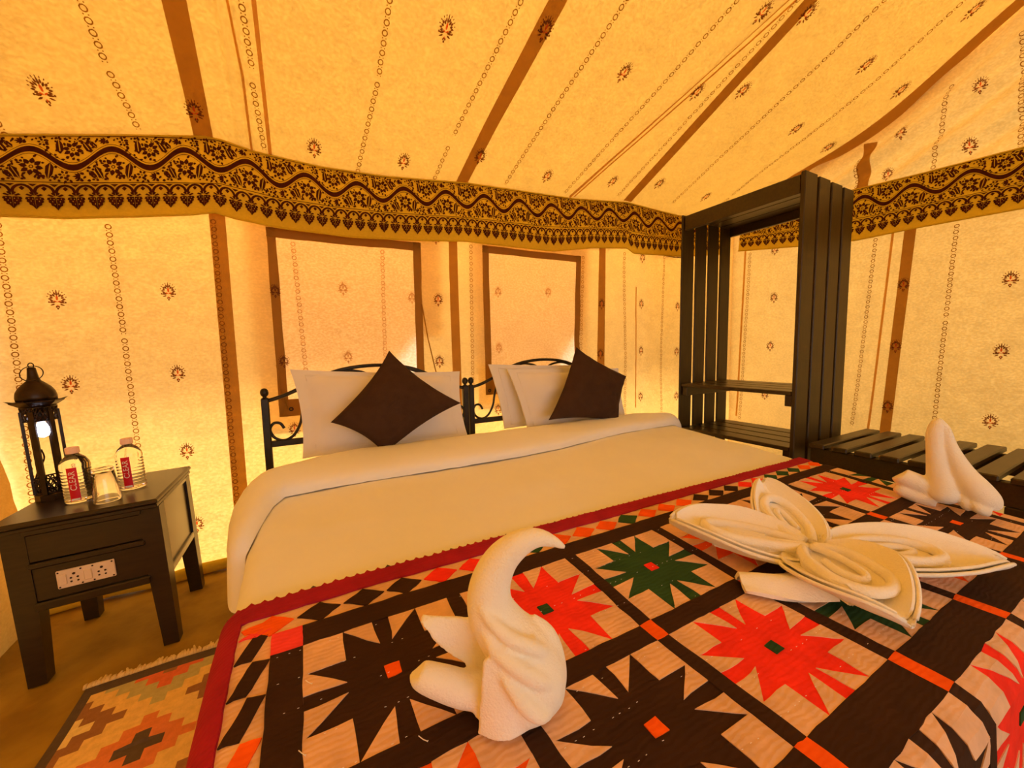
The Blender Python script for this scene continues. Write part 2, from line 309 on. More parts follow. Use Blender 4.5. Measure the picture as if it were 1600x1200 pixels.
# seam strips (webbing sewn along the seams)
def wstrip(parent, surf, path, hw, name='seam_strip', off=0.004):
    P = []
    for (u0, v0), (u1, v1) in zip(path, path[1:]):
        P += [(u0 + (u1 - u0) * k / 14, v0 + (v1 - v0) * k / 14) for k in range(14)]
    P.append(path[-1]); m = MB(); vs = []
    for i, (u, v) in enumerate(P):
        du = P[min(i + 1, len(P) - 1)][0] - P[max(0, i - 1)][0]; dv = P[min(i + 1, len(P) - 1)][1] - P[max(0, i - 1)][1]; l = math.hypot(du, dv)
        for s in (-1, -0.5, 0, 0.5, 1): vs.append(surf(u - dv / l * hw * s, v + du / l * hw * s, off))
    m.add(vs, [[i * 5 + k, i * 5 + k + 1, i * 5 + k + 6, i * 5 + k + 5] for i in range(len(P) - 1) for k in range(4)])
    return m.obj(name, STRIP, parent, smooth=True)
wstrip(wall_back, back, [(-0.345, 1.85), (-0.343, 0.06)], 0.033)
wstrip(wall_back, back, [(0.88, 1.90), (0.875, 0.06)], 0.028)
wstrip(wall_back, back, [(2.082, 1.92), (2.074, 0.06)], 0.032)

wstrip(wall_right, right, [(1.060, 1.90), (1.127, 0.45), (1.14, 0.06)], 0.030)
wstrip(wall_right, right, [(-0.25, 1.90), (-0.25, 0.06)], 0.030)
wstrip(wall_right, right, [(1.343, 2.20), (1.325, 2.38), (1.305, 2.52)], 0.034)
wstrip(ceiling, roof, [(-0.370, 2.44), (-0.345, 1.9), (-0.34, 0.0)], 0.038)
wstrip(ceiling, roof, [(0.945, 2.39), (1.06, 1.49), (1.10, 0.0)], 0.038)
wstrip(ceiling, roof, [(2.295, 2.31), (2.295, 1.1), (2.29, 0.0)], 0.040)
wstrip(ceiling, roof, [(3.575, 2.26), (3.575, 1.6), (3.575, 0.8), (3.575, -0.15)], 0.050)

def tuck(parent, surf, path, hw, name='tuck_fold'):
    o = wstrip(parent, surf, path, hw, name, 0.003); o.data.materials.clear(); o.data.materials.append(TUCK); return o
for dx in (0, 0.040):
    tuck(ceiling, roof, [(1.760 + dx, 2.34), (2.10 + dx * 1.3, 1.30), (2.28 + dx * 1.3, 0.72)], 0.0065)
tuck(ceiling, roof, [(-0.095, 2.44), (-0.088, 1.6)], 0.008); tuck(ceiling, roof, [(-0.175, 2.44), (-0.165, 2.1), (-0.19, 1.6)], 0.005)
tuck(wall_right, right, [(2.165, 1.97), (2.204, 0.43)], 0.008); tuck(wall_right, right, [(1.150, 1.87), (1.225, 0.40)], 0.007)
tuck(wall_back, back, [(2.43, 1.60), (2.435, 0.60)], 0.006)

# ------------------------------------------------------------------ prints on the cloth
def ell(cx, cy, a, b, rot, n=8):
    c, s = math.cos(rot), math.sin(rot)
    return [(cx + a * math.cos(t) * c - b * math.sin(t) * s, cy + a * math.cos(t) * s + b * math.sin(t) * c) for t in [2 * PI * k / n for k in range(n)]]
def leaf(cx, cy, L, W, rot):
    c, s = math.cos(rot), math.sin(rot); q = [(0, 0), (0.3 * L, W), (0.65 * L, 0.8 * W), (L, 0), (0.65 * L, -0.8 * W), (0.3 * L, -W)]
    return [(cx + x * c - y * s, cy + x * s + y * c) for x, y in q]
def motif_polys():
    D, Rd = [], []
    Rd.append(ell(0, 0.10, 0.055, 0.13, 0)); Rd += [leaf(0, -0.12, 0.20, 0.03, a) for a in (0.5, PI - 0.5)]
    for i, a in enumerate(ls(-0.25, PI + 0.25, 13)):
        r0 = 0.22 if i % 2 else 0.17; D.append(leaf(r0 * math.cos(a), 0.02 + r0 * math.sin(a) * 1.05, 0.17, 0.045, a))
    for i, a in enumerate(ls(0.25, PI - 0.25, 9)): D.append(ell(0.41 * math.cos(a), 0.05 + 0.42 * math.sin(a), 0.045, 0.022, a, 6))
    for s in (-1, 1):
        D += [leaf(0.06 * s, -0.10, 0.30, 0.05, PI / 2 - s * (PI / 2 + 0.15)), leaf(0.10 * s, -0.20, 0.24, 0.035, PI / 2 - s * (PI / 2 + 0.35)), ell(0.36 * s, -0.12, 0.045, 0.045, 0, 6), ell(0.11 * s, 0.20, 0.03, 0.06, -0.4 * s, 6)]
        D.append(ell(0.05 * s, -0.34, 0.04, 0.06, 0.3 * s, 6))
    D.append(ell(0, -0.43, 0.05, 0.05, 0)); D.append(leaf(0, 0.28, 0.22, 0.035, PI / 2)); Rd.append(ell(0, -0.30, 0.03, 0.06, 0, 6))
    return D, Rd
MOT = motif_polys()
def motif(parent, surf, u, v, size, ang=0.0, mats=(INKT, REDT), off=0.0055, flip=1):
    c, s = math.cos(ang), math.sin(ang); m = MB()
    def f(x, y): x *= 0.82 * flip; return surf(u + (x * c - y * s) * size, v + (x * s + y * c) * size, off)
    for P in MOT[0]: m.poly(P, f, 0)
    for P in MOT[1]: m.poly(P, f, 1)
    return m.obj('flower_print', list(mats), parent)
def chain(parent, surf, path, pitch=0.036, r=0.0125, mats=INKC, off=0.0055):
    L = 0; m = MB(); k = 0
    for (u0, v0), (u1, v1) in zip(path, path[1:]):
        l = math.hypot(u1 - u0, v1 - v0); n = int(l / pitch); dx, dy = (u1 - u0) / l, (v1 - v0) / l
        for i in range(n):
            u, v = u0 + dx * (i + 0.5) * pitch, v0 + dy * (i + 0.5) * pitch
            j = 0.0008 * math.sin(i * 2.3)
            for a in range(9):
                t0, t1 = 2 * PI * a / 9, 2 * PI * (a + 1) / 9
                m.add([surf(u + j + rr_ * math.cos(t), v + rr_ * math.sin(t), off) for rr_, t in ((r, t0), (r, t1), (r * 0.66, t1), (r * 0.66, t0))], [(0, 1, 2, 3)])
            for sg in (-1, 1): m.poly(ell(u + dx * pitch / 2 - dy * 0.007 * sg, v + dy * pitch / 2 + dx * 0.007 * sg, 0.0026, 0.0026, 0, 5), lambda x, y: surf(x, y, off))
    o = m.obj('chain_print', mats, parent); o['kind'] = 'stuff'; return o
for x, z in [(-0.954, 1.365), (-0.566, 1.419), (-0.559, 1.019), (-0.944, 0.985), (-0.551, 0.626), (-0.536, 0.242), (-0.94, 0.60), (0.774, 1.433), (0.768, 1.039), (0.77, 1.815), (2.079, 1.449), (2.073, 1.059), (2.491, 1.463), (2.496, 1.077), (2.493, 0.688), (2.486, 1.835), (-0.073, 0.683), (1.175, 0.690), (2.94, 1.46), (2.94, 1.06), (2.94, 0.66)]:
    motif(wall_back, back, x, z, 0.088)
for x, z in [(-0.118, 1.443), (-0.10, 1.065)]: motif(w1, back, x, z, 0.075, mats=(INKT, INKT), off=0.0095)
for p, x, z in [(w1, 0.22, 1.476), (w1, 0.227, 1.081), (w1, 0.61, 1.44), (w2, 1.19, 1.50), (w2, 1.60, 1.52), (w2, 1.19, 1.12)]: motif(p, back, x, z, 0.08, mats=(FAINT, FAINT), off=0.0075)  # stand in for shadows of the flap's motifs, drawn on the panes
for P in ([(-1.098, 1.72), (-1.10, 0.12)], [(-0.757, 1.72), (-0.745, 1.2), (-0.733, 0.5), (-0.73, 0.1)], [(-0.362, 1.79), (-0.360, 0.1)], [(1.000, 1.80), (0.973, 0.55)], [(1.905, 1.81), (1.893, 0.6)], [(2.296, 1.87), (2.305, 0.5)], [(2.745, 1.88), (2.748, 0.5)], [(3.2, 1.9), (3.2, 0.5)]): chain(wall_back, back, P)
for p, P in ((w1, [(-0.02, 1.718), (0.006, 0.90)]), (w1, [(0.446, 1.72), (0.433, 0.90)])): chain(p, back, P, mats=FAINT, off=0.0075)  # the flap's chains showing through, their shadow drawn on the pane
for y, z in [(1.915, 1.514), (1.931, 1.093), (1.959, 0.657), (0.618, 1.449), (0.629, 1.037), (0.647, 0.619), (1.078, 1.492), (1.097, 1.076), (1.120, 0.652), (1.915, 1.92), (0.15, 1.45), (0.15, 1.04), (0.15, 0.63), (1.135, 2.50), (0.798, 2.60), (1.2, 2.26), (0.826, 2.279), (0.38, 2.55), (0.36, 2.90)]:
    motif(wall_right, right, y, z, 0.095, flip=-1)
for P in ([(2.121, 1.95), (2.173, 0.40)], [(1.241, 1.85), (1.32, 0.45)], [(0.847, 1.83), (0.863, 1.238), (0.882, 0.5)], [(0.40, 1.83), (0.42, 0.5)], [(0.925, 2.70), (0.984, 2.16)], [(0.655, 2.80), (0.63, 2.16)], [(0.2, 2.9), (0.2, 2.16)], [(1.36, 2.44), (1.375, 2.21)]): chain(wall_right, right, P)
for x, y in [(-0.853, 2.30), (-0.379, 2.325), (0.109, 2.337), (0.623, 1.697), (0.566, 2.313), (0.999, 2.208), (1.061, 1.585), (1.494, 2.229), (1.557, 1.595), (2.019, 2.176), (2.087, 1.558), (2.074, 1.192), (2.390, 1.475), (2.345, 1.127), (2.989, 1.117), (3.03, 1.494), (3.43, 1.098), (3.45, 1.483), (3.30, 0.777), (2.95, 2.10), (2.425, 2.114), (2.98, 0.74), (1.56, 1.20), (2.07, 0.80), (0.62, 1.25), (0.1, 1.7), (-0.42, 1.70)]:
    motif(ceiling, roof, x, y, 0.10, ang=PI)
for P in ([(-1.06, 2.0), (-1.03, 2.47)], [(-0.61, 1.6), (-0.625, 2.2), (-0.60, 2.45)], [(-0.137, 1.6), (-0.126, 2.1)], [(-0.133, 2.12), (-0.118, 2.43)], [(0.384, 1.4), (0.377, 1.96), (0.324, 2.44)], [(0.96, 1.2), (0.80, 2.15)], [(0.795, 2.18), (0.765, 2.41)], [(1.37, 1.2), (1.233, 2.38)], [(1.93, 0.9), (1.70, 2.34)], [(2.232, 0.8), (2.166, 2.28)], [(2.683, 0.6), (2.704, 2.24)], [(3.16, 0.6), (3.20, 2.06), (3.21, 2.2)]): chain(ceiling, roof, P)

# ------------------------------------------------------------------ valances
H0 = 0.33
def tile_polys():
    Pd = 0.2565; P = []; DOT = []
    wy = lambda s: 0.293 - 0.117 * math.cos(2 * PI * s / Pd)          # crest (small y) at s = 0
    for i in range(20):
        s0, s1 = Pd * i / 20 - Pd / 2, Pd * (i + 1) / 20 - Pd / 2
        for o0, o1 in ((-0.036, 0.036), (0.056, 0.063), (-0.063, -0.056)):
            P.append([(s0, wy(s0) + o0), (s1, wy(s1) + o0), (s1, wy(s1) + o1), (s0, wy(s0) + o1)])
    KEEP = []
    def fl(cx, cy, r, n, ri=0.32):
        KEEP.append((cx, cy, r * 1.02))
        for k in range(n):
            a = 2 * PI * k / n + 0.2; P.append([(x, cy + y / H0) for x, y in leaf(cx + ri * r * math.cos(a), ri * r * math.sin(a), r * (1 - ri), r * 0.235, a)])
        q = ell(0, 0, r * 0.20, r * 0.20, 0, 8); qi = ell(0, 0, r * 0.11, r * 0.11, 0, 8)
        for k in range(8): P.append([(cx + a, cy + b / H0) for a, b in (q[k], q[(k + 1) % 8], qi[(k + 1) % 8], qi[k])])
    fl(0.002, 0.400, 0.037, 8); fl(0.132, 0.185, 0.034, 8)
    fl(0.098, 0.500, 0.020, 6); fl(0.040, 0.092, 0.018, 6); fl(-0.112, 0.070, 0.012, 5)
    def lf(cx, cy, L, W, rot): P.append([(x, cy + y / H0) for x, y in leaf(cx, 0, L, W, rot)])
    def maple(cx, cy, r, rot):
        KEEP.append((cx, cy, r * 0.8))
        for a in (-1.1, -0.55, 0, 0.55, 1.1): lf(cx - 0.3 * r * math.cos(rot), cy - 0.3 * r * math.sin(rot) / H0, r * (1.3 - 0.35 * abs(a)), r * 0.22, rot + a)
    maple(0.142, 0.515, 0.020, PI); maple(-0.026, 0.072, 0.019, PI); maple(0.190, 0.480, 0.016, 2.6); maple(-0.078, 0.085, 0.015, 0.4)
    def blade(cx, cy, L, W, rot):                                       # long leaf split by a pale vein
        c, s_ = math.cos(rot), math.sin(rot)
        for sg in (-1, 1):
            q = [(-L / 2, 0), (-L * 0.25, W), (L * 0.15, W * 0.9), (L / 2, 0.1 * W), (L * 0.1, 0.16 * W), (-L * 0.25, 0.16 * W)]
            P.append([(cx + x * c - y * sg * s_, cy + (x * s_ + y * sg * c) / H0) for x, y in q])
        KEEP.append((cx, cy, L * 0.33))
    blade(0.054, 0.450, 0.070, 0.013, 1.75); blade(-0.046, 0.470, 0.060, 0.010, 1.15); blade(-0.066, 0.500, 0.046, 0.009, 0.9)
    blade(0.090, 0.145, 0.062, 0.012, -1.65); blade(0.176, 0.150, 0.056, 0.010, -2.1); blade(0.196, 0.120, 0.040, 0.008, -2.3)
    rnd = random.Random(3); n = 0
    for k in range(900):
        s = rnd.uniform(-Pd / 2, Pd / 2); t = rnd.uniform(0.03, 0.565)
        if abs(t - wy(s)) < 0.078 or any(min(math.hypot(s - cx + d, (t - cy) * H0) for d in (-Pd, 0, Pd)) < r * 0.98 for cx, cy, r in KEEP): continue
        if abs(t - wy(s)) < 0.13 and rnd.random() < 0.75: continue
        L = rnd.uniform(0.010, 0.017); KEEP.append((s, t, 0.0075)); lf(s - L / 2, t, L, rnd.uniform(0.0036, 0.0056), rnd.uniform(0, 2 * PI)); n += 1
    P.append([(-Pd / 2, 0.588), (Pd / 2, 0.588), (Pd / 2, 0.597), (-Pd / 2, 0.597)]); P.append([(-Pd / 2, 0.008), (Pd / 2, 0.008), (Pd / 2, 0.018), (-Pd / 2, 0.018)])
    p4 = Pd / 4
    for k in range(4):
        s0 = -Pd / 2 + k * p4
        for i in range(10):                                             # arch
            a0, a1 = PI * i / 10, PI * (i + 1) / 10; w0, w1 = 0.41 - 0.04 * abs(math.cos(a0)), 0.41 - 0.04 * abs(math.cos(a1))
            f = lambda a, r: (s0 + p4 / 2 - r * math.cos(a), 0.715 - r * math.sin(a) / H0)
            P.append([f(a0, p4 * 0.53), f(a1, p4 * 0.53), f(a1, p4 * w1), f(a0, p4 * w0)])
        P.append([(s0 + p4 / 2, 0.638), (s0 + p4 / 2 + 0.0085, 0.664), (s0 + p4 / 2, 0.692), (s0 + p4 / 2 - 0.0085, 0.664)])
        for sg in (-1, 1):                                              # leafy pendant with a pale vein and dots
            P.append([(s0 + 0.001 * sg, 0.700), (s0 + 0.014 * sg, 0.715), (s0 + 0.010 * sg, 0.735), (s0 + 0.001 * sg, 0.750)])
            P.append([(s0 + 0.004 * sg, 0.750), (s0 + 0.020 * sg, 0.728), (s0 + 0.026 * sg, 0.742), (s0 + 0.012 * sg, 0.760)])
            P.append([(s0 + 0.0012 * sg, 0.768), (s0 + 0.012 * sg, 0.764), (s0 + 0.026 * sg, 0.770), (s0 + 0.0285 * sg, 0.792), (s0 + 0.024 * sg, 0.800), (s0 + 0.0255 * sg, 0.822), (s0 + 0.019 * sg, 0.834), (s0 + 0.018 * sg, 0.858), (s0 + 0.010 * sg, 0.870), (s0, 0.912)])
            for dx, dt in ((0.017, 0.785), (0.012, 0.815), (0.006, 0.845), (0.006, 0.790)): DOT.append([(x, dt + (y - dt) * 1.0) for x, y in [(s0 + sg * (dx + 0.0017 * math.cos(q)), dt + 0.0085 * math.sin(q)) for q in (0, PI / 2, PI, 3 * PI / 2)]])
        for e in (-1, 1): P.append([(s0 + p4 / 2 + e * 0.0185, 0.611), (s0 + p4 / 2 + e * 0.032, 0.611), (s0 + p4 / 2 + e * 0.032, 0.642)])
    return Pd, P, DOT
TILE = tile_polys()
def val_back(s, t, off=0.0):
    zt, zb = interp(s, VT), interp(s, VBT); x = s
    y = ywall(s) + 0.045 * bay(s) * 0.35 - 0.020 - 0.035 * t - 0.030 * bay(s) * math.sin(PI * t) * 0.6 + 0.006 * nz(s, t, 3, 7) * t
    if s < -0.345: y += 0.03 * bay(s) * t
    return (x, y - off, zt + (zb - zt) * t)
def val_right(y, t, off=0.0):
    zt, zb = interp(y, RVT), interp(y, RVB)
    return (3.62 - 0.035 - 0.035 * t + 0.02 * math.sin(PI * (y - 1.09) / 1.2) - off + 0.005 * nz(y, t, 8, 7), y, zt + (zb - zt) * t)
def valance(surf, a, b, n, start, flip, label, loc):
    v = MB().grid(lambda s, t: surf(s, t), ls(a, b, n), ls(0, 1, 14)).obj('valance', VAL, smooth=True); tag(v, label, 'valance', None)
    v2 = MB().tube([surf(s, 1.0, 0.0) for s in ls(a, b, n)], 0.005, 6).obj('hem', VAL, v, smooth=True)
    MB().tube([surf(s, 0.0, 0.002) for s in ls(a, b, n)], 0.006, 6).obj('top_piping', VAL, v, smooth=True)
    Pd, P, DOT = TILE; m = MB(); s = start
    while s < b + Pd:
        for q in P:
            qq = [(s + flip * x, t) for x, t in q]
            if min(x for x, t in qq) > a and max(x for x, t in qq) < b: m.poly(qq, lambda x, t: surf(x, t, 0.0045))
        for q in DOT:
            qq = [(s + flip * x, t) for x, t in q]
            if min(x for x, t in qq) > a and max(x for x, t in qq) < b: m.poly(qq, lambda x, t: surf(x, t, 0.0055), 1)
        s += Pd
    o = m.obj('block_print', [INK, VAL], v); o['kind'] = 'stuff'
    return v
valance(val_back, -1.16, 3.47, 330, -0.961 - 0.2565 * 2, 1, 'ochre valance block printed in dark brown along the back wall above both windows', None)
valance(val_right, -2.6, 2.19, 260, 0.80 - 0.2565 * 14, -1, 'ochre valance block printed in dark brown along the right wall behind the wardrobe', None)
# ------------------------------------------------------------------ beds
def zt(y): return 0.5 + 0.1 * max(-0.3, min(1.0, (y - 0.4) / 1.3))
UL, UR, VF, RL = -0.13, 2.10, 0.20, 0.06
def roll(a, r):                             # arc length past the edge -> (outward, drop)
    if a <= 0: return 0.0, 0.0
    if a < r * PI / 2: return r * math.sin(a / r), r - r * math.cos(a / r)
    return r + 0.04 * (a - r * PI / 2), r + (a - r * PI / 2)
def bed_raw(u, v, dz=0.0):
    x, y, z = u, v, 0.0
    if u < UL: o, d = roll(UL - u, RL); x = UL - o; z -= d
    if u > UR: o, d = roll(u - UR, RL); x = UR + o; z -= d
    if v < VF: o, d = roll(VF - v, 0.05); y = VF - o; z -= d
    return Vector((x, y, zt(max(v, VF - 0.02)) + z + dz))
def bed(u, v, off=0.0, wob=0.0):
    e = 0.004; p = bed_raw(u, v)
    if not off and not wob: return p
    n = (bed_raw(u + e, v) - bed_raw(u - e, v)).cross(bed_raw(u, v + e) - bed_raw(u, v - e)); n.normalize()
    return p + n * (off + wob * nz(u, v, 1, 4) + 0.3 * wob * nz(u, v, 4, 14))
def bedframe(x0, x1, label):
    r = empty('metal_bed', ((x0 + x1) / 2, 2.18, 0), label, 'bed', 'pair of iron bedsteads pushed together')
    Y = 2.18; L = x1 - x0
    for x in (x0, x1):
        p = MB().box(x - 0.016, x + 0.016, Y - 0.016, Y + 0.016, 0, 0.895, 0.004).obj('post', IRON, r)
        s = MB().lathe([(0.0005, 0.944), (0.010, 0.941), (0.016, 0.933), (0.0182, 0.922), (0.016, 0.911), (0.009, 0.904), (0.008, 0.899), (0.015, 0.896), (0.017, 0.8935)], 16, Matrix.Translation((x, Y, 0)))
        sub('ball_finial', s, IRON, p, smooth=True)
    for x in (x0, x1): MB().box(x - 0.014, x + 0.014, 0.30, 0.328, 0.010, 0.30, 0.003).obj('foot_leg', IRON, r)
    MB().box(x0 + 0.014, x1 - 0.014, Y - 0.012, Y + 0.012, 0.655, 0.685, 0.003).obj('lower_rail', IRON, r)
    MB().box(x0 + 0.014, x1 - 0.014, Y - 0.012, Y + 0.012, 0.26, 0.29, 0.003).obj('bottom_rail', IRON, r)
    for x in (x0 + 0.006, x1 - 0.006): MB().box(x - 0.012, x + 0.012, 0.32, Y - 0.012, 0.26, 0.29, 0.003).obj('side_rail', IRON, r)
    f = lambda t: x0 + L * t
    MB().tube(cr([(f(0.01), Y, 0.882), (f(0.07), Y, 0.90), (f(0.15), Y, 0.935), (f(0.24), Y, 0.985), (f(0.35), Y, 1.022), (f(0.5), Y, 1.036), (f(0.65), Y, 1.022), (f(0.76), Y, 0.985), (f(0.85), Y, 0.935), (f(0.93), Y, 0.90), (f(0.99), Y, 0.882)], 8), 0.0095, 8).obj('top_arch', IRON, r, smooth=True)
    for sg in (0, 1):
        g = lambda a, z: (f(a) if not sg else f(1 - a), Y, z)
        MB().tube(cr([g(0.22, 0.955), g(0.175, 0.90), g(0.152, 0.826), g(0.140, 0.762), g(0.110, 0.705), g(0.068, 0.682), g(0.028, 0.700), g(0.012, 0.740), g(0.028, 0.770), g(0.054, 0.768), g(0.070, 0.742)], 8), 0.0068, 8).obj('scroll', IRON, r, smooth=True)
    MB().tube(cr([(f(0.53), Y, 0.985), (f(0.58), Y, 1.006), (f(0.66), Y, 1.012), (f(0.76), Y, 0.975)], 8), 0.007, 8).obj('inner_arch', IRON, r, smooth=True)
    MB().tube(cr([(f(0.47), Y, 0.985), (f(0.42), Y, 1.006), (f(0.34), Y, 1.012), (f(0.24), Y, 0.975)], 8), 0.007, 8).obj('inner_arch', IRON, r, smooth=True)
    return r
bedframe(-0.180, 0.846, 'black iron bedstead nearest the nightstand, its ball finial clear of the pillow')
bedframe(0.884, 1.930, 'black iron bedstead on the wardrobe side, behind two white pillows')
def mattress(x0, x1, label):
    def f(u, v):
        x = x0 + (x1 - x0) * u; y = 0.24 + 1.915 * v
        return x, y
    m = MB(); us, vs_ = ls(0, 1, 14), ls(0, 1, 40)
    top = lambda u, v: (f(u, v)[0], f(u, v)[1], zt(f(u, v)[1]) - 0.02 - 0.035 * (1 - min(1, min(u, 1 - u) / 0.05)) ** 2 - 0.03 * (1 - min(1, min(v, 1 - v) / 0.03)) ** 2)
    m.grid(top, us, vs_)
    for e in (0, 1):
        m.grid(lambda v, t: (f(e, v)[0], f(e, v)[1], top(e, v)[2] * (1 - t) + 0.295 * t), vs_, [0, 1]); m.grid(lambda u, t: (f(u, e)[0], f(u, e)[1], top(u, e)[2] * (1 - t) + 0.295 * t), us, [0, 1])
    m.add([(x0, 0.24, 0.295), (x1, 0.24, 0.295), (x1, 2.155, 0.295), (x0, 2.155, 0.295)], [(0, 3, 2, 1)])
    o = m.obj('mattress', SHEET, smooth=False); return tag(o, label, 'mattress', 'pair of mattresses under the shared duvet')
mattress(-0.165, 0.855, 'white sheeted mattress whose corner shows at the nightstand side')
mattress(0.870, 1.945, 'white sheeted mattress under the pillow pair beside the wardrobe')

# duvet with a turned back top edge
def dtop(u, v): return bed(u, v, -0.011 + 0.004 * nz(u, v, 0, 3) + 0.002 * nz(u, v, 5, 11) + (0.006 * max(0, nz(u * 0.7, v * 1.6, 8, 5)) if v > 1.0 else 0))
duv = MB()
ulist = [UL - a for a in (0.36, 0.30, 0.24, 0.18, 0.14, 0.11, 0.09, 0.07, 0.05, 0.035, 0.02, 0.008)] + ls(UL + 0.005, UR - 0.005, 70) + [UR + a for a in (0.008, 0.02, 0.035, 0.05, 0.07, 0.09, 0.11, 0.15, 0.2, 0.26)]
def duvf(u, v):
    p = dtop(u, v)
    if u < UL - 0.1: p.x += 0.012 * nz(v, u, 2, 6) - 0.03 * (UL - 0.1 - u) / 0.26
    if v > 1.66: p.z -= 0.0
    return p
duv.grid(duvf, ulist, ls(0.215, 1.72, 60)); duv.grid(duvf, ulist, [0.215, 0.19, 0.17, 0.15, 0.12, 0.05, -0.02])
duvet = duv.obj('duvet', SHEET, smooth=True); tag(duvet, 'white duvet spread over both beds, its top edge turned back below the pillows', 'duvet')
solid(duvet, 0.006, -1)
def edge_y(x):                              # head-side edge of the turned back part
    a = sstep((x + 0.20) / 0.36); b = sstep((2.20 - x) / 0.30)
    return 1.74 + 0.15 * min(a, b)
def edge_c(x): return 1.60 + 0.012 * nz(x, 0, 0, 2.2) + 0.10 * sstep((x - 0.9) / 1.0) - 0.30 * sstep((UL + 0.04 - x) / 0.10) ** 1.2
def flapf(u, t):
    x = max(u, UL - 0.05); y0, y1 = edge_c(u), edge_y(u) if u > UL else edge_y(UL) - 0.20 * min(1, (UL - u) / 0.15)
    v = y0 + (y1 - y0) * (0.5 - 0.5 * math.cos(PI * t)) if 0 < t < 1 else (y0 if t <= 0 else y1)
    th = (0.040 + 0.048 * t) * max(0.0, 1 - abs(2 * t - 1) ** 3.2) ** 0.55 + 0.004 * nz(u, v, 2, 5) + 0.003 * nz(u * 3, v * 0.6, 6, 6)
    if t > 0.5: th += 0.0
    return bed(u, v, th - 0.006)
fl_ = MB(); fu = [u for u in ulist if UL - 0.25 < u < UR + 0.16]
fl_.grid(flapf, fu, [0] + [0.5 - 0.5 * math.cos(PI * t) for t in ls(0.04, 0.96, 22)] + [1])
fl_.obj('turned_back_edge', SHEET, duvet, smooth=True)

# ------------------------------------------------------------------ quilt, patch by patch
COLX = [-0.0625, 0.27, 0.605, 0.935, 1.262, 1.678, 2.02, 2.36]
ROWY = [0.838, 0.528, 0.232, -0.07]
VB_IN, VB_OUT, UB_IN = 0.925, 0.975, -0.148
def q_u_out(v): return -0.205 - 0.05 * max(0, min(1, (1.0 - v) / 0.35))
def wobx(u, v): return 0.0028 * nz(u, v, 11, 22) + 0.0016 * nz(u, v, 12, 60)
def woby(u, v): return 0.0028 * nz(u, v, 13, 22) + 0.0016 * nz(u, v, 14, 60)
vh = lambda u: 0.012 * math.sin(u * 2.2 + 0.4) + 0.018 * max(0, 0.35 - u)     # the head edge is not laid quite straight
def qs(u, v, off):
    if v < 0.53: u += min(1.3, (0.53 - v) / 0.3) * (0.030 + 0.045 * math.exp(-((u - 1.32) / 0.28) ** 2)) * sstep((u + 0.10) / 0.5)
    k = max(0.0, min(1.0, (v - 0.80) / 0.17)); return bed(u + wobx(u, v), v + woby(u, v) + vh(u) * k, off, 0.003)
quilt = empty('patchwork_quilt', (0.9, 0.5, 0.5), 'patchwork quilt of eight-pointed stars with maroon border across the foot of the bed', 'quilt')
m = MB(); QU, QV = ls(-0.20, UR + 0.03, 110), ls(-0.16, 0.965, 64)
m.grid(lambda u, v: bed(u, v + vh(u) * max(0.0, min(1.0, (v - 0.80) / 0.17)), 0.0030, 0.003), QU, QV)
base = m.obj('backing', Q['tan'], quilt, smooth=True); solid(base, 0.003, -1)
TOP = 0.0052
def patch(name, quad, col, off=TOP, n=6):
    # quad: four (u, v) corners (a triangle repeats its last corner); thin slab lying on the backing
    a, b, c, d = quad; m = MB()
    def f(s, t): 
        u = (a[0] * (1 - s) + b[0] * s) * (1 - t) + (d[0] * (1 - s) + c[0] * s) * t; v = (a[1] * (1 - s) + b[1] * s) * (1 - t) + (d[1] * (1 - s) + c[1] * s) * t
        return u, v
    G = ls(0, 1, n); m.grid(lambda s, t: qs(*f(s, t), off), G, G)
    rim = [(s, 0) for s in G] + [(1, t) for t in G[1:]] + [(s, 1) for s in G[::-1][1:]] + [(0, t) for t in G[::-1][1:-1]]
    k = len(rim); top = [qs(*f(*p), off) for p in rim]; bot = [qs(*f(*p), 0.002) for p in rim]
    m.add(top + bot, [(i, k + i, k + (i + 1) % k, (i + 1) % k) for i in range(k)])
    if min(p[0] for p in (a, b, c, d)) > UR + 0.04: return None
    return m.obj(name, Q[col], quilt)
def cell(x0, x1, y0, y1): return lambda s, t: (x0 + (x1 - x0) * s, y0 + (y1 - y0) * t)
def star(ci, ri, col, mid, bgc='tan'):
    hx0 = 0.027 if ci == 0 else 0.017; hy0 = 0.038 if ri == 1 else 0.022
    x0, x1 = COLX[ci] + hx0, COLX[ci + 1] - 0.017; y1, y0 = ROWY[ri] - (0.026 if ri == 0 else 0.022 if ri == 1 else 0.038), ROWY[ri + 1] + hy0
    f = cell(x0, x1, y0, y1)
    patch('star_patch', [f(0, 0), f(1, 0), f(1, 1), f(0, 1)], col, TOP, 12)
    c, g, dp = 0.245, 0.058, 0.235; W2 = TOP + 0.0016
    for X in (0, 1):
        for Y in (0, 1):
            q = [(0, 0), (c, 0), (c, 0.265), (0, 0.265)]; q = [f(abs(X - s), abs(Y - t)) for s, t in q]; patch('corner_patch', q, bgc, W2, 4)
    for k in range(4):
        for h in (0, 1):
            tri = [(c + 0.006, 0), (0.5 - g, 0), (0.5 - g + 0.015, dp), (0.5 - g + 0.015, dp)]
            tri = [((1 - s) if h else s, t) for s, t in tri]
            tri = [[(s, t), (1 - t, s), (1 - s, 1 - t), (t, 1 - s)][k] for s, t in tri]
            patch('point_patch', [f(*p) for p in tri], bgc, W2, 4)
    patch('center_patch', [f(0.455, 0.45), f(0.545, 0.45), f(0.545, 0.55), f(0.455, 0.55)], mid, W2 + 0.0004, 3)
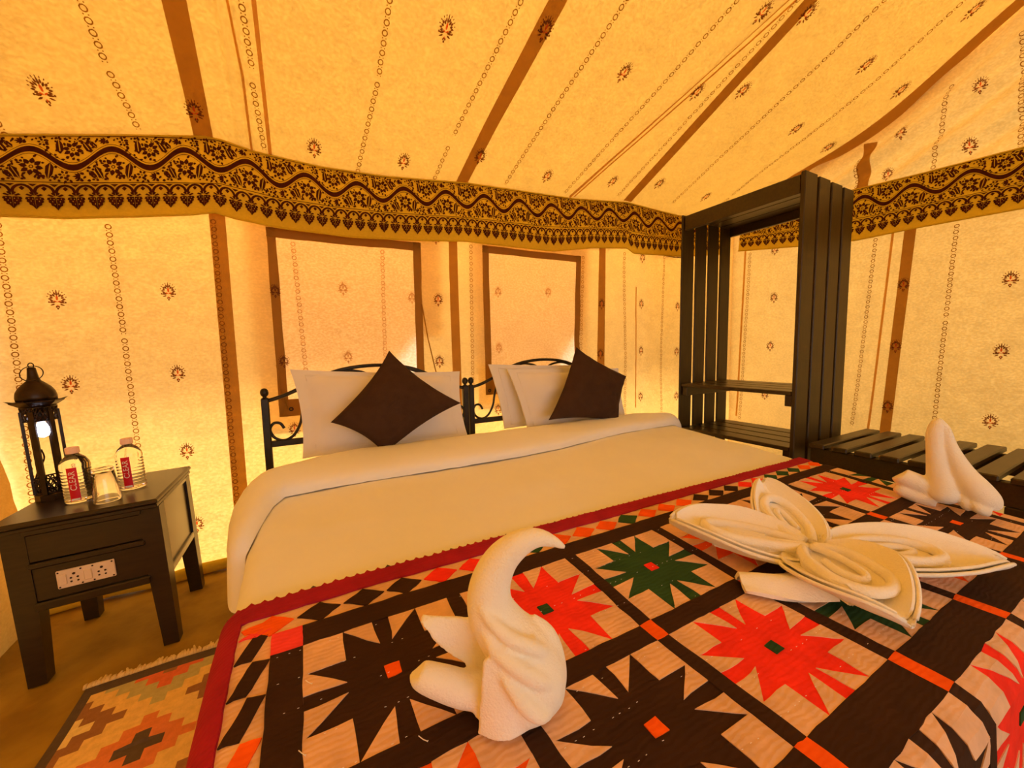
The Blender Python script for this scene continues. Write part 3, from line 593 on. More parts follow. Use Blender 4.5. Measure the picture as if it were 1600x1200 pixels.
GRID = [[('black', 'orange'), ('red', 'green'), ('green', 'red'), ('orange', 'red'), ('black', 'orange'), ('red', 'green'), ('green', 'red')],
        [('orange', 'green'), ('black', 'orange'), ('red', 'green'), ('green', 'red'), ('orange', 'green'), ('black', 'orange'), ('red', 'green')],
        [('green', 'red'), ('orange', 'green'), ('black', 'orange'), ('red', 'green'), ('green', 'red'), ('orange', 'red'), ('black', 'orange')]]
for ri in range(3):
    for ci in range(7): star(ci, ri, *GRID[ri][ci])
SW = TOP + 0.0022
for ri, hw in ((0, 0.026), (1, 0.022), (2, 0.038)):
    for ci in range(7):
        a, b = COLX[ci] + (0.027 if ci == 0 else 0.017), COLX[ci + 1] - 0.017
        patch('sash', [(a, ROWY[ri] - hw), (min(b, UR + 0.08), ROWY[ri] - hw), (min(b, UR + 0.08), ROWY[ri] + hw), (a, ROWY[ri] + hw)], 'black', SW, 10)
for ci in range(7):
    hw = 0.027 if ci == 0 else 0.017
    for ri in range(3):
        t = ROWY[ri] - (0.026, 0.022, 0.038)[ri]; b = ROWY[ri + 1] + (0.022, 0.038, 0.0)[ri]
        patch('sash', [(COLX[ci] - hw, b), (COLX[ci] + hw, b), (COLX[ci] + hw, t), (COLX[ci] - hw, t)], 'black', SW, 10)
    for ri, hh in ((0, 0.026), (1, 0.022), (2, 0.038)):
        cc = 'black' if ri == 0 else 'orange'
        if ci == 0: cc = 'pink' if ri == 0 else 'black'
        patch('joint_patch', [(COLX[ci] - hw, ROWY[ri] - hh), (COLX[ci] + hw, ROWY[ri] - hh), (COLX[ci] + hw, ROWY[ri] + hh), (COLX[ci] - hw, ROWY[ri] + hh)], cc, SW + 0.0004, 4)
# lozenges along the head and down the left side
seq = ['orange', 'black', 'black', 'black', 'red', 'red', 'red', 'green', 'orange', 'orange', 'orange', 'green', 'orange', 'orange', 'orange', 'black', 'black', 'black', 'red', 'red', 'green', 'green', 'green', 'orange', 'orange']
va, vb = ROWY[0] + 0.028, VB_IN - 0.002; vm = (va + vb) / 2; p = 0.0905; u = UB_IN + 0.055
for i, c in enumerate(seq):
    if u > UR + 0.02: break
    patch('lozenge_patch', [(u - p / 2 + 0.003, vm), (u, va), (u + p / 2 - 0.003, vm), (u, vb)], c, TOP, 6); u += p
ua, ub = UB_IN + 0.002, COLX[0] - 0.028; um = (ua + ub) / 2; v = ROWY[0] + 0.016
for i, c in enumerate(['black', 'black', 'black', 'orange', 'orange', 'orange', 'green', 'green', 'green', 'red', 'red']):
    patch('lozenge_patch', [(um + 0.001, v + 0.037), (ub, v + 0.031), (um - 0.001, v - 0.036), (ua, v - 0.032)], c, TOP, 6); v -= 0.0765
patch('corner_piece', [(UB_IN + 0.003, VB_IN - 0.045), (um + 0.004, VB_IN - 0.030), (ub, VB_IN - 0.040), (um, VB_IN - 0.052)], 'pink', TOP, 5)
patch('corner_piece', [(UB_IN + 0.003, VB_IN - 0.020), (ub - 0.004, VB_IN - 0.010), (ub, VB_IN - 0.034), (UB_IN + 0.012, VB_IN - 0.034)], 'orange', TOP, 5)
# maroon border
for k in range(9):
    a, b = UB_IN + (UR + 0.05 - UB_IN) * k / 9, UB_IN + (UR + 0.05 - UB_IN) * (k + 1) / 9
    patch('border_strip', [(a, VB_IN), (b, VB_IN), (b, VB_OUT), (a, VB_OUT)], 'maroon', SW, 14)
for k in range(6):
    t, b = VB_OUT - 1.12 * k / 6, VB_OUT - 1.12 * (k + 1) / 6
    patch('border_strip', [(q_u_out(b), b), (UB_IN, b), (UB_IN, t), (q_u_out(t), t)], 'maroon', SW, 12)
m = MB(); n = 96
for k in range(n):
    a, b = UB_IN - 0.05 + (UR + 0.06 - UB_IN + 0.05) * k / n, UB_IN - 0.05 + (UR + 0.06 - UB_IN + 0.05) * (k + 1) / n
    hgt = 0.011 if a < 0.45 else 0.006
    for s in (0.004, 0.006): m.add([qs(a, VB_OUT - 0.004, s), qs(b, VB_OUT - 0.004, s), qs((a + b) / 2, VB_OUT + hgt, s)], [(0, 1, 2)], 0 if k % 7 else 1)
for k in range(52):
    t, b = VB_OUT - 1.12 * k / 52, VB_OUT - 1.12 * (k + 1) / 52
    for s in (0.004, 0.006): m.add([qs(q_u_out(t) + 0.004, t, s), qs(q_u_out(b) + 0.004, b, s), qs(q_u_out((t + b) / 2) - 0.010, (t + b) / 2, s)], [(0, 1, 2)], 1 if (k // 8) % 3 else 2)
e = m.obj('toothed_edging', [Q['maroon'], Q['grey'], Q['orange']], quilt); e['kind'] = 'stuff'
m = MB(); rnd = random.Random(5)                       # white tacking threads
for u, v in [(0.215, 0.655), (-0.04, 0.60), (0.02, 0.505), (-0.03, 0.72), (0.33, 0.52), (0.12, 0.54)]:
    pts = [(u + 0.004 * math.sin(k) * k / 3 + 0.003 * k, v - 0.003 * k + 0.003 * math.cos(k * 1.7)) for k in range(5)]; m.tube([qs(a, b, 0.011) for a, b in pts], 0.0007, 5)
for r_ in range(9):
    vv = 0.80 - 0.062 * r_
    for k in range(120):
        if rnd.random() < 0.55: continue
        uu_ = -0.08 + k * 0.018 + rnd.uniform(-0.003, 0.003)
        if uu_ < UR - 0.02: m.tube([qs(uu_, vv, 0.0092), qs(uu_ + 0.003, vv, 0.0092)], 0.00045, 4)
m.obj('running_stitches', WHITEL, quilt)['kind'] = 'stuff'

# ------------------------------------------------------------------ pillows and cushions
def pillow(name, c4, thick, mat_, label, cat, group, flange=0.0, pinch=0.06, n=34, crump=0.011):
    a, b, c, d = [Vector(p) for p in c4]               # bottom left, bottom right, top right, top left
    nrm = (b - a).cross(d - a); nrm.normalize()
    def P(u, v, side):
        s, t = (u + 1) / 2, (v + 1) / 2
        ui = u * (1 - pinch * (1 - v * v)); vi = v * (1 - pinch * (1 - u * u))
        s, t = (ui + 1) / 2, (vi + 1) / 2
        p = (a * (1 - s) + b * s) * (1 - t) + (d * (1 - s) + c * s) * t
        e = max(0.0, 1 - flange); uu_, vv_ = min(1, abs(u) / e), min(1, abs(v) / e)
        h = (max(0, 1 - uu_ ** 2.6) * max(0, 1 - vv_ ** 2.6)) ** 0.62
        w_ = crump * (nz(u, v, hash(label) % 50, 2.3) + 0.6 * nz(u * 1.5, v * 0.7, 7, 6)) * (0.3 + h)
        if flange and (uu_ >= 1 or vv_ >= 1): w_ += 0.004 * nz(u * 3, v * 3, 2, 4)
        return p + nrm * (side * (0.004 + thick * h) + w_)
    m = MB(); G = [math.sin(PI / 2 * t) for t in ls(-1, 1, n)]
    m.grid(lambda u, v: P(u, v, 1), G, G); m.grid(lambda u, v: P(u, v, -1), G[::-1], G)
    rim = [(s, -1) for s in G] + [(1, t) for t in G[1:]] + [(s, 1) for s in G[::-1][1:]] + [(-1, t) for t in G[::-1][1:-1]]; k = len(rim)
    m.add([P(u, v, 1) for u, v in rim] + [P(u, v, -1) for u, v in rim], [(i, k + i, k + (i + 1) % k, (i + 1) % k) for i in range(k)])
    o = m.obj(name, mat_, smooth=True); tag(o, label, cat, group)
    if flange:
        e = 1 - flange; q = MB(); R4 = [(-e, -e), (e, -e), (e, e), (-e, e)]; pts = []
        for i in range(4):
            for t in ls(0, 1, 16)[:-1]: pts.append(P(R4[i][0] + (R4[(i + 1) % 4][0] - R4[i][0]) * t, R4[i][1] + (R4[(i + 1) % 4][1] - R4[i][1]) * t, 1) + nrm * 0.001)
        q.tube(pts, 0.0022, 6, closed=True).obj('flange_seam', mat_, o, smooth=True)
    return o
pillow('pillow', [(-0.036, 2.035, 0.612), (0.798, 2.035, 0.610), (0.795, 2.130, 0.984), (-0.066, 2.145, 1.030)], 0.060, PILLOW, 'white oxford pillow leaning on the headboard beside the nightstand', 'pillow', 'white pillows', flange=0.13, pinch=0.05)
pillow('pillow', [(1.070, 2.105, 0.615), (1.90, 2.105, 0.610), (1.91, 2.155, 0.985), (0.995, 2.158, 1.018)], 0.026, PILLOW, 'white pillow behind another one, against the headboard on the wardrobe side', 'pillow', 'white pillows', flange=0.12, pinch=0.03)
pillow('pillow', [(1.170, 1.985, 0.612), (1.960, 1.980, 0.610), (1.970, 2.062, 0.958), (1.090, 2.094, 0.988)], 0.052, PILLOW, 'white front pillow of the pair near the wardrobe, half hidden by a cushion', 'pillow', 'white pillows', flange=0.12, pinch=0.03)
pillow('cushion', [(0.306, 1.868, 0.625), (0.712, 1.905, 0.829), (0.378, 2.010, 1.112), (0.086, 1.895, 0.794)], 0.070, BROWN, 'dark brown cushion stood on one corner, leaning on the lone white pillow', 'cushion', 'brown scatter cushions', pinch=0.11)
pillow('cushion', [(1.221, 1.834, 0.696), (1.743, 1.824, 0.639), (1.886, 1.901, 0.913), (1.525, 1.970, 1.112)], 0.065, BROWN, 'dark brown cushion tilted against the pillow pair near the wardrobe', 'cushion', 'brown scatter cushions', pinch=0.09)

# ------------------------------------------------------------------ towels
def fuse(name, mb, vox, mat_, smooth_it=4):
    me = mb.me(name); o = bpy.data.objects.new(name, me); C.objects.link(o)
    r = o.modifiers.new('r', 'REMESH'); r.mode = 'VOXEL'; r.voxel_size = vox
    s = o.modifiers.new('s', 'SMOOTH'); s.factor = 0.5; s.iterations = smooth_it
    dg = bpy.context.evaluated_depsgraph_get(); dg.update()
    new = bpy.data.meshes.new_from_object(o.evaluated_get(dg)); bpy.data.objects.remove(o); bpy.data.meshes.remove(me)
    new.name = name; return link(name, new, mat_, smooth=True)
def fatgrid(mb, fn, us, vs_, t):            # a sheet with thickness
    e = 1e-3
    def N(u, v):
        p = Vector(fn(u, v)); a = Vector(fn(u + e, v)) - Vector(fn(u - e, v)); b = Vector(fn(u, v + e)) - Vector(fn(u, v - e)); n = a.cross(b)
        return n.normalized() if n.length > 1e-12 else Vector((0, 0, 1))
    top = lambda u, v: Vector(fn(u, v)) + N(u, v) * t / 2; bot = lambda u, v: Vector(fn(u, v)) - N(u, v) * t / 2
    b0 = len(mb.v); mb.grid(top, us, vs_); mb.grid(bot, us[::-1], vs_)
    rim = [(s, vs_[0]) for s in us] + [(us[-1], q) for q in vs_[1:]] + [(s, vs_[-1]) for s in us[::-1][1:]] + [(us[0], q) for q in vs_[::-1][1:-1]]; k = len(rim)
    mb.add([bot(*p) for p in rim] + [top(*p) for p in rim], [(i, k + i, k + (i + 1) % k, (i + 1) % k)[::-1] for i in range(k)])
def body(mb, P, n=20, sub_=6, flat=None):   # P: (x, y, z, r) smooth tapered roll
    c = cr([p[:3] for p in P], sub_); r = [v.x for v in cr([(p[3], 0, 0) for p in P], sub_)]
    mb.tube(c, [max(0.0015, q) for q in r], n, True, flat)
def frame(o, ax, ay):                       # local (a right, b away, z up) -> world
    A, B = Vector(ax), Vector(ay); return lambda a, b, z: Vector(o) + A * a + B * b + Vector((0, 0, z))
# near swan
sw = MB(); zb = zt(0.53) + 0.006
F = frame((0.268, 0.525, zb), (0.881, -0.473, 0), (0.473, 0.881, 0))
def T(P): return [tuple(F(a, b, z)) + (r,) for a, b, z, r in P]
body(sw, T([(0.092, 0.0, 0.268, 0.004), (0.074, 0, 0.279, 0.009), (0.048, 0, 0.286, 0.015), (0.020, 0, 0.278, 0.021), (-0.010, 0, 0.252, 0.027), (-0.029, 0, 0.212, 0.033), (-0.030, 0, 0.170, 0.038), (-0.010, 0, 0.130, 0.044), (0.020, -0.004, 0.094, 0.052), (0.036, -0.010, 0.058, 0.054), (0.030, -0.015, 0.038, 0.046), (0.018, -0.015, 0.026, 0.026)]), 24)
body(sw, T([(0.040, 0.008, 0.150, 0.004), (0.056, 0.008, 0.112, 0.022), (0.064, 0.004, 0.070, 0.028), (0.060, 0.0, 0.038, 0.030), (0.050, 0, 0.024, 0.018)]), 18)
body(sw, T([(-0.052, -0.020, 0.024, 0.020), (-0.015, -0.030, 0.028, 0.028), (0.030, -0.030, 0.030, 0.030), (0.058, -0.012, 0.030, 0.028), (0.066, 0.01, 0.030, 0.026)]), 16)
body(sw, T([(-0.150, -0.018, 0.076, 0.008), (-0.145, -0.018, 0.072, 0.020), (-0.110, -0.018, 0.058, 0.025), (-0.070, -0.015, 0.042, 0.027), (-0.020, -0.01, 0.034, 0.028)]), 16)
def wing(u, v):                             # conical upper flap
    u, v = max(0.0, u), max(0.0, v)
    a = -0.146 + 0.125 * u; z0 = 0.148 - 0.094 * u ** 0.9 * 0.65; z1 = 0.158 - 0.005 * u
    z = z0 - 0.078 * u * v if v > 0 else z0; b = 0.012 + 0.030 * math.sin(PI * v * 0.8) * (0.3 + u) - 0.012 * v
    return F(a + 0.020 * v * (1 - u), b - 0.02 * math.sin(PI * v), 0.152 - 0.010 * u - v * (0.020 + 0.100 * u ** 0.6))
fatgrid(sw, wing, ls(0, 1, 14), ls(0, 1, 14), 0.009)
def wrapf(u, v):                            # outer wrap with a free edge on the left
    a = -0.040 + 0.082 * v; z = 0.120 * (1 - u) + 0.004; b = -0.050 - 0.016 * math.sin(PI * v) * (0.4 + u) + 0.02 * v
    return F(a - 0.010 * u * (1 - v), b, z - 0.0 + 0.02 * v * (1 - u))
fatgrid(sw, wrapf, ls(0, 1, 14), ls(0, 1, 14), 0.009)
for P in ([(-0.052, 0.0, 0.225, 0.004), (-0.040, -0.030, 0.190, 0.008), (-0.005, -0.046, 0.158, 0.011), (0.040, -0.040, 0.130, 0.011), (0.068, -0.010, 0.098, 0.006)],
          [(-0.050, -0.010, 0.168, 0.004), (-0.026, -0.044, 0.140, 0.010), (0.016, -0.058, 0.112, 0.013), (0.054, -0.046, 0.080, 0.012), (0.074, -0.010, 0.050, 0.005)],
          [(-0.020, -0.050, 0.112, 0.004), (0.004, -0.062, 0.086, 0.011), (0.030, -0.066, 0.056, 0.014), (0.052, -0.052, 0.036, 0.012), (0.060, -0.03, 0.024, 0.006)],
          [(0.018, -0.060, 0.070, 0.003), (0.030, -0.070, 0.054, 0.008), (0.046, -0.066, 0.044, 0.010), (0.055, -0.056, 0.038, 0.006)]): body(sw, T(P), 14)
o = fuse('towel_swan', sw, 0.0036, TOWEL, 6); tag(o, 'white towel folded into a swan with curved neck, nearest the camera on the quilt', 'towel', 'towels folded into swans')
# far swan
s2 = MB(); zb2 = zt(0.45) + 0.006
F = frame((1.985, 0.435, zb2), (0.22, -0.975, 0), (0.975, 0.22, 0))
body(s2, T([(-0.034, 0.0, 0.318, 0.008), (-0.042, 0, 0.300, 0.018), (-0.046, 0, 0.262, 0.023), (-0.043, 0, 0.215, 0.024), (-0.036, 0, 0.165, 0.028), (-0.028, 0, 0.120, 0.034), (-0.018, -0.004, 0.080, 0.041), (-0.014, -0.006, 0.045, 0.045), (-0.014, -0.004, 0.024, 0.026)]), 22)
body(s2, T([(-0.032, 0.004, 0.308, 0.008), (-0.022, 0.006, 0.280, 0.015), (-0.010, 0.008, 0.225, 0.021), (0.006, 0.008, 0.180, 0.026), (0.028, 0.006, 0.130, 0.034), (0.054, 0.0, 0.088, 0.042), (0.076, 0, 0.054, 0.043), (0.086, 0, 0.036, 0.036), (0.088, 0, 0.024, 0.020)]), 22)
body(s2, T([(-0.128, -0.01, 0.095, 0.020), (-0.122, -0.01, 0.090, 0.032), (-0.095, -0.008, 0.080, 0.034), (-0.055, 0, 0.062, 0.036)]), 16)
body(s2, T([(-0.135, -0.016, 0.050, 0.014), (-0.120, -0.016, 0.042, 0.024), (-0.075, -0.012, 0.028, 0.028), (-0.03, -0.01, 0.028, 0.028)]), 16)
body(s2, T([(0.030, -0.02, 0.060, 0.012), (0.040, -0.025, 0.034, 0.018), (0.05, -0.02, 0.022, 0.016)]), 12)
body(s2, T([(0.052, -0.03, 0.050, 0.010), (0.066, -0.034, 0.030, 0.018), (0.09, -0.026, 0.022, 0.018)]), 12)
o = fuse('towel_swan', s2, 0.0036, TOWEL, 6); tag(o, 'white towel folded into a swan with upright neck, at the far side near the bench', 'towel', 'towels folded into swans')
# flower of four boat-shaped petals
flower = empty('towel_flower', (1.152, 0.478, zt(0.478)), 'white towel folded into a four-petalled flower in the middle of the quilt', 'towel')
fz = zt(0.478) + 0.010
def petal(cx, cy, dx, dy, L, W, H, lift, z0, name='petal', inner=0.72, seed=0, iw=0.45, tw=0.0):
    l = math.hypot(dx, dy); d = Vector((dx / l, dy / l, 0)); n = Vector((-d.y, d.x, 0)); O = Vector((cx, cy, 0))
    def shell(u, v, k=1.0, dz=0.0):
        wd = W * k * (max(0.0, math.sin(PI * min(1, 0.10 + 0.90 * u ** 0.85))) ** 0.72 if u < 0.999 else 0.0)
        h = H * (0.55 + 0.45 * u) * abs(v) ** 2.0 * (max(0.0, math.sin(PI * min(1, 0.18 + 0.82 * u))) ** 0.5 if u < 0.999 else 0)
        z = z0 + dz + lift * u ** 2.2 + h + tw * v * wd + 0.004 * nz(u * 2, v * 2, seed, 2)
        return O + d * (L * u * (1 if k == 1 else 0.97)) + n * (wd * v * (1 - 0.12 * v * v)) + Vector((0, 0, z))
    m = MB(); fatgrid(m, lambda u, v: shell(max(0, min(1, u)), v), ls(0.02, 0.995, 26), ls(-1, 1, 21), 0.0060)
    fatgrid(m, lambda u, v: shell(max(0, min(1, u)), v, 0.93, 0.008), ls(0.03, 0.97, 26), ls(-1, 1, 21), 0.0050)
    for sg in (-1, 1): m.tube([shell(u, sg) for u in ls(0.04, 0.985, 30)], [0.0046] * 30, 8)
    p = m.obj(name, TOWEL, flower, smooth=True)
    q = MB()                                    # inner fold: a hairpin roll with a sheet slung inside it
    def ip(u, lat, z): 
        c = shell(u, 0); return c + n * lat + Vector((0, 0, z))
    li = W * iw; hh = H * 0.62
    path = [ip(0.04, li * 0.25, hh * 0.8), ip(0.25, li * 0.9, hh), ip(inner * 0.8, li * 0.95, hh * 0.95), ip(inner, li * 0.35, hh * 0.85), ip(inner * 0.97, -li * 0.45, hh * 0.80), ip(inner * 0.75, -li * 0.95, hh * 0.85), ip(0.28, -li * 0.9, hh * 0.9), ip(0.05, -li * 0.25, hh * 0.75)]
    q.tube(cr(path, 7), 0.0125, 12)
    path2 = [ip(0.06, li * 0.1, hh * 0.9), ip(0.3, li * 0.35, hh * 0.95), ip(inner * 0.72, li * 0.35, hh * 0.9), ip(inner * 0.78, 0, hh * 0.8), ip(inner * 0.6, -li * 0.30, hh * 0.75), ip(0.3, -li * 0.25, hh * 0.8)]
    q.tube(cr(path2, 7), 0.0085, 10)
    q.grid(lambda u, v: ip(u, v * li * 0.95 * (0.45 + 0.55 * min(1, u / 0.25)), hh * 0.55 + hh * 0.4 * v * v + 0.004 * nz(u * 4, v * 2, seed + 3, 2)), ls(0.03, inner * 0.97, 16), ls(-1, 1, 13))
    q.grid(lambda u, v: ip(u, v * li * 1.0 * (0.45 + 0.55 * min(1, u / 0.25)), hh * (0.85 - 0.8 * (1 - abs(v)) ** 0 * 1)), ls(0.03, inner * 0.97, 16), ls(-1, 1, 3))
    for sg in (-1, 1): q.grid(lambda u, t: ip(u, sg * li * 0.98 * (0.45 + 0.55 * min(1, u / 0.25)), hh * (0.95 - 0.95 * t)), ls(0.03, inner * 0.95, 16), ls(0, 1, 4))

    link_ = q.me('inner_fold'); oo = link('inner_fold', link_, TOWEL, None, smooth=True); oo.parent = p; oo.matrix_parent_inverse = PMAT(p).inverted()
    return p
petal(1.150, 0.485, -0.240, 0.254, 0.352, 0.112, 0.066, 0.055, fz + 0.022, seed=1, tw=-0.20)
petal(1.165, 0.495, 0.124, 0.200, 0.240, 0.098, 0.062, 0.120, fz + 0.020, seed=5, tw=-0.12)
petal(1.180, 0.462, 0.354, -0.241, 0.428, 0.110, 0.056, 0.000, fz + 0.020, seed=9, inner=0.60, tw=0.16)
petal(1.125, 0.495, -0.105, -0.240, 0.258, 0.138, 0.066, -0.004, fz + 0.028, seed=12, inner=0.76, iw=0.46, tw=0.15)
m = MB(); m.lathe([(0.001, 0.046), (0.016, 0.044), (0.028, 0.036), (0.038, 0.020), (0.042, 0.0)], 16, Matrix.Translation((1.152, 0.478, fz))); m.obj('gathered_center', TOWEL, flower, smooth=True)
m = MB(); fatgrid(m, lambda u, v: (1.07 - 0.15 * u - 0.05 * v, 0.45 + 0.10 * u - 0.075 * v + 0.02 * u * v, fz + 0.008 + 0.028 * math.sin(PI * v) * (1 - 0.4 * u) + 0.006 * math.sin(9 * v + 5 * u)), ls(0, 1, 14), ls(0, 1, 14), 0.010); m.obj('base_fold', TOWEL, flower, smooth=True)

# ------------------------------------------------------------------ wardrobe and bench
wr = empty('open_wardrobe', (2.75, 1.545, 0), 'tall open wardrobe rack of dark slats with two slatted shelves', 'wardrobe')
WX = [(2.450, 2.580), (2.605, 2.726), (2.751, 2.871), (2.896, 3.018)]
for yy, nm in ((1.150, 'r'), (1.915, 'l')):
    for k, (a, b) in enumerate(WX):
        MB().box(a, b, yy + (0.006 if nm == 'l' else 0), yy + (0.020 if nm == 'l' else 0.024), 0.0, 2.045 - 0.004 * k, 0.004).obj('side_plank', WOOD, wr)
MB().box(2.462, 2.490, 1.179, 1.914, 1.935, 2.036, 0.004).obj('front_beam', WOODH, wr)
MB().box(2.985, 3.013, 1.179, 1.914, 1.950, 2.036, 0.004).obj('rear_beam', WOODH, wr)
for k in range(4): MB().box(2.494 + 0.123 * k, 2.494 + 0.123 * k + 0.117, 1.179, 1.914, 2.006, 2.030, 0.003).obj('top_plank', WOODH, wr)
for k in range(4):
    a = 2.456 + 0.142 * k; MB().box(a, a + 0.126, 1.179, 1.914, 0.808, 0.832, 0.003).obj('shelf_plank', WOODH, wr)
    MB().box(a, a + 0.126, 1.179, 1.914, 0.480, 0.504, 0.003).obj('shelf_plank', WOODH, wr)
for yy in (1.179, 1.874):
    MB().box(2.47, 3.0, yy, yy + 0.04, 0.742, 0.807, 0.003).obj('shelf_bearer', WOODH, wr); MB().box(2.47, 3.0, yy, yy + 0.04, 0.415, 0.479, 0.003).obj('shelf_bearer', WOODH, wr)
bn = empty('slatted_bench', (2.83, 0.55, 0), 'low slatted luggage bench of dark planks between the bed and the right wall', 'bench')
for k in range(15):
    y1 = 1.085 - 0.1005 * k; MB().box(2.470, 3.190, y1 - 0.071, y1, 0.522, 0.550, 0.005).obj('slat', WOODH, bn)
for xx in (2.500, 3.100): MB().box(xx, xx + 0.045, -0.385, 1.09, 0.42, 0.521, 0.004).obj('rail', WOODH, bn)
for xx in (2.500, 3.095):
    for yy in (-0.34, 0.34, 1.0): MB().box(xx, xx + 0.055, yy, yy + 0.055, 0.0, 0.419, 0.004).obj('leg', WOOD, bn)
MB().box(2.545, 3.10, 1.045, 1.075, 0.44, 0.519, 0.003).obj('end_rail', WOODH, bn)

# ------------------------------------------------------------------ nightstand and what stands on it (ground tilts a little under it)
TILT = math.radians(-2.2); PV = Vector((-0.49, 2.05, 0))
TM = Matrix.Translation(PV) @ Matrix.Rotation(TILT, 4, 'Y') @ Matrix.Translation(-PV)
def tilted(name, loc, label, cat, group=None):
    o = empty(name, TM @ Vector(loc), label, cat, group); o.rotation_euler = (0, TILT, 0); return o
class TB(MB):
    def me(s, name): s.v = [tuple(TM @ Vector(v)) for v in s.v]; return MB.me(s, name)
ns = tilted('nightstand', (-0.69, 2.07, 0), 'black wooden nightstand with one drawer and a socket panel, beside the bed', 'nightstand')
X0, X1, Y0, Y1 = -0.905, -0.482, 1.850, 2.300
def ring(x0, x1, y0, y1, z): return [(x0, y0, z), (x1, y0, z), (x1, y1, z), (x0, y1, z)]
for x, y, sx, sy in ((X0, Y0, 1, 1), (X1, Y0, -1, 1), (X0, Y1, 1, -1), (X1, Y1, -1, -1)):
    def lr(wd, ins, z):
        a, b = x + sx * ins, x + sx * (ins + wd); c, d = y + sy * ins, y + sy * (ins + wd); return ring(min(a, b), max(a, b), min(c, d), max(c, d), z)
    m = TB(); m.hexa(lr(0.047, 0.010, 0.0), lr(0.058, 0.010, 0.27)); m.hexa(lr(0.058, 0.010, 0.27), lr(0.058, 0.010, 0.548)); m.obj('leg', NSW, ns)
m = TB(); m.box(X0 - 0.004, X1 - 0.004, Y0 - 0.022, Y1 + 0.012, 0.566, 0.585, 0.006); m.box(X0 + 0.002, X1 - 0.008, Y0 - 0.014, Y1 + 0.006, 0.549, 0.566, 0.004); m.obj('tabletop', NSW, ns)
a, b = X0 + 0.062, X1 - 0.062
TB().box(a, b, Y0 + 0.004, Y0 + 0.024, 0.530, 0.549, 0.002).obj('upper_rail', NSW, ns)
d = TB().box(a, b, Y0 + 0.012, Y0 + 0.030, 0.432, 0.530, 0.004).obj('drawer', NSW, ns)
TB().box(a, b, Y0 + 0.002, Y0 + 0.026, 0.412, 0.431, 0.004).obj('middle_rail', NSW, ns)
TB().box(a, b, Y0 + 0.014, Y0 + 0.030, 0.292, 0.411, 0.003).obj('lower_panel', NSW, ns)
TB().box(a, b, Y0 + 0.002, Y0 + 0.026, 0.262, 0.291, 0.004).obj('bottom_rail', NSW, ns)
for xx in (X0, X1):
    q = TB().box(min(xx, xx + (0.014 if xx == X0 else -0.014)) + (0.018 if xx == X0 else -0.018), max(xx, xx + (0.014 if xx == X0 else -0.014)) + (0.018 if xx == X0 else -0.018), Y0 + 0.062, Y1 - 0.062, 0.285, 0.549, 0.002).obj('side_panel', NSP, ns)
    xa, xb = (xx + 0.010, xx + 0.026) if xx == X0 else (xx - 0.026, xx - 0.010)
    TB().box(xa, xb, Y0 + 0.062, Y1 - 0.062, 0.262, 0.290, 0.003).obj('side_rail', NSP, ns); TB().box(xa, xb, Y0 + 0.062, Y1 - 0.062, 0.534, 0.549, 0.002).obj('side_rail', NSP, ns)
    TB().box(xa, xb, Y0 + 0.062, Y0 + 0.072, 0.290, 0.534, 0.002).obj('side_bead', NSP, ns)
TB().box(a, b, Y1 - 0.03, Y1 - 0.012, 0.27, 0.549, 0.002).obj('back_panel', NSW, ns)
sp = TB().box(-0.782, -0.634, Y0 + 0.006, Y0 + 0.014, 0.322, 0.386, 0.003).obj('socket_panel', SOCK, ns)
def sk(cx, cz):
    m = TB()
    for dx, dz, r in ((0, 0.014, 0.0042), (-0.0085, 0.0, 0.0032), (0.0085, 0.0, 0.0032), (-0.0085, -0.013, 0.0030), (0.0085, -0.013, 0.0030)):
        m.lathe([(r, 0.0), (r, 0.0015)], 10, Matrix.Translation((cx + dx, Y0 + 0.0062, cz + dz)) @ Matrix.Rotation(PI / 2, 4, 'X'))
    sub('socket_holes', m, SOCKD, sp)
for cx in (-0.738, -0.668): sk(cx, 0.354)
for cx in (-0.766, -0.703): sub('switch', TB().box(cx - 0.010, cx + 0.010, Y0 + 0.001, Y0 + 0.0065, 0.336, 0.372, 0.002), SOCK, sp)
m = TB()
for cx in (-0.776, -0.640, -0.72, -0.69):
    for cz in (0.328, 0.380): m.lathe([(0.003, 0), (0.0022, 0.002)], 8, Matrix.Translation((cx, Y0 + 0.0062, cz)) @ Matrix.Rotation(PI / 2, 4, 'X'))
sub('screws', m, SOCKD, sp)
ZT = 0.585
# lantern
ln = tilted('lantern', (-0.855, 2.105, ZT), 'black metal lantern with domed top and lit bulb, at the rear of the nightstand', 'lantern')
LC = Matrix.Translation((-0.855, 2.105, ZT)) @ Matrix.Diagonal((1.03, 1.03, 1.05, 1))
def lt(*a, **k): m = TB(); m.lathe(*a, M=LC, **k); return m
lt([(0.047, 0.0), (0.047, 0.022), (0.044, 0.026), (0.038, 0.028)], 8, ph=PI / 8).obj('base', LANT, ln)
HA = [math.atan2(-2.105, 0.868) + PI / 6 + 0.08 + k * PI / 3 for k in range(6)]; RP = 0.044
for h in HA:
    p = LC @ Vector((RP * math.cos(h), RP * math.sin(h), 0.026)); q = p + Vector((0, 0, 0.314)); m = TB()
    e = Vector((math.cos(h), math.sin(h), 0)) * 0.0045; g = Vector((-math.sin(h), math.cos(h), 0)) * 0.0065
    m.hexa([p + e + g, p - e + g, p - e - g, p + e - g], [q + e * 0.95 + g, q - e + g, q - e - g, q + e * 0.95 - g]); m.obj('pillar', LANT, ln)
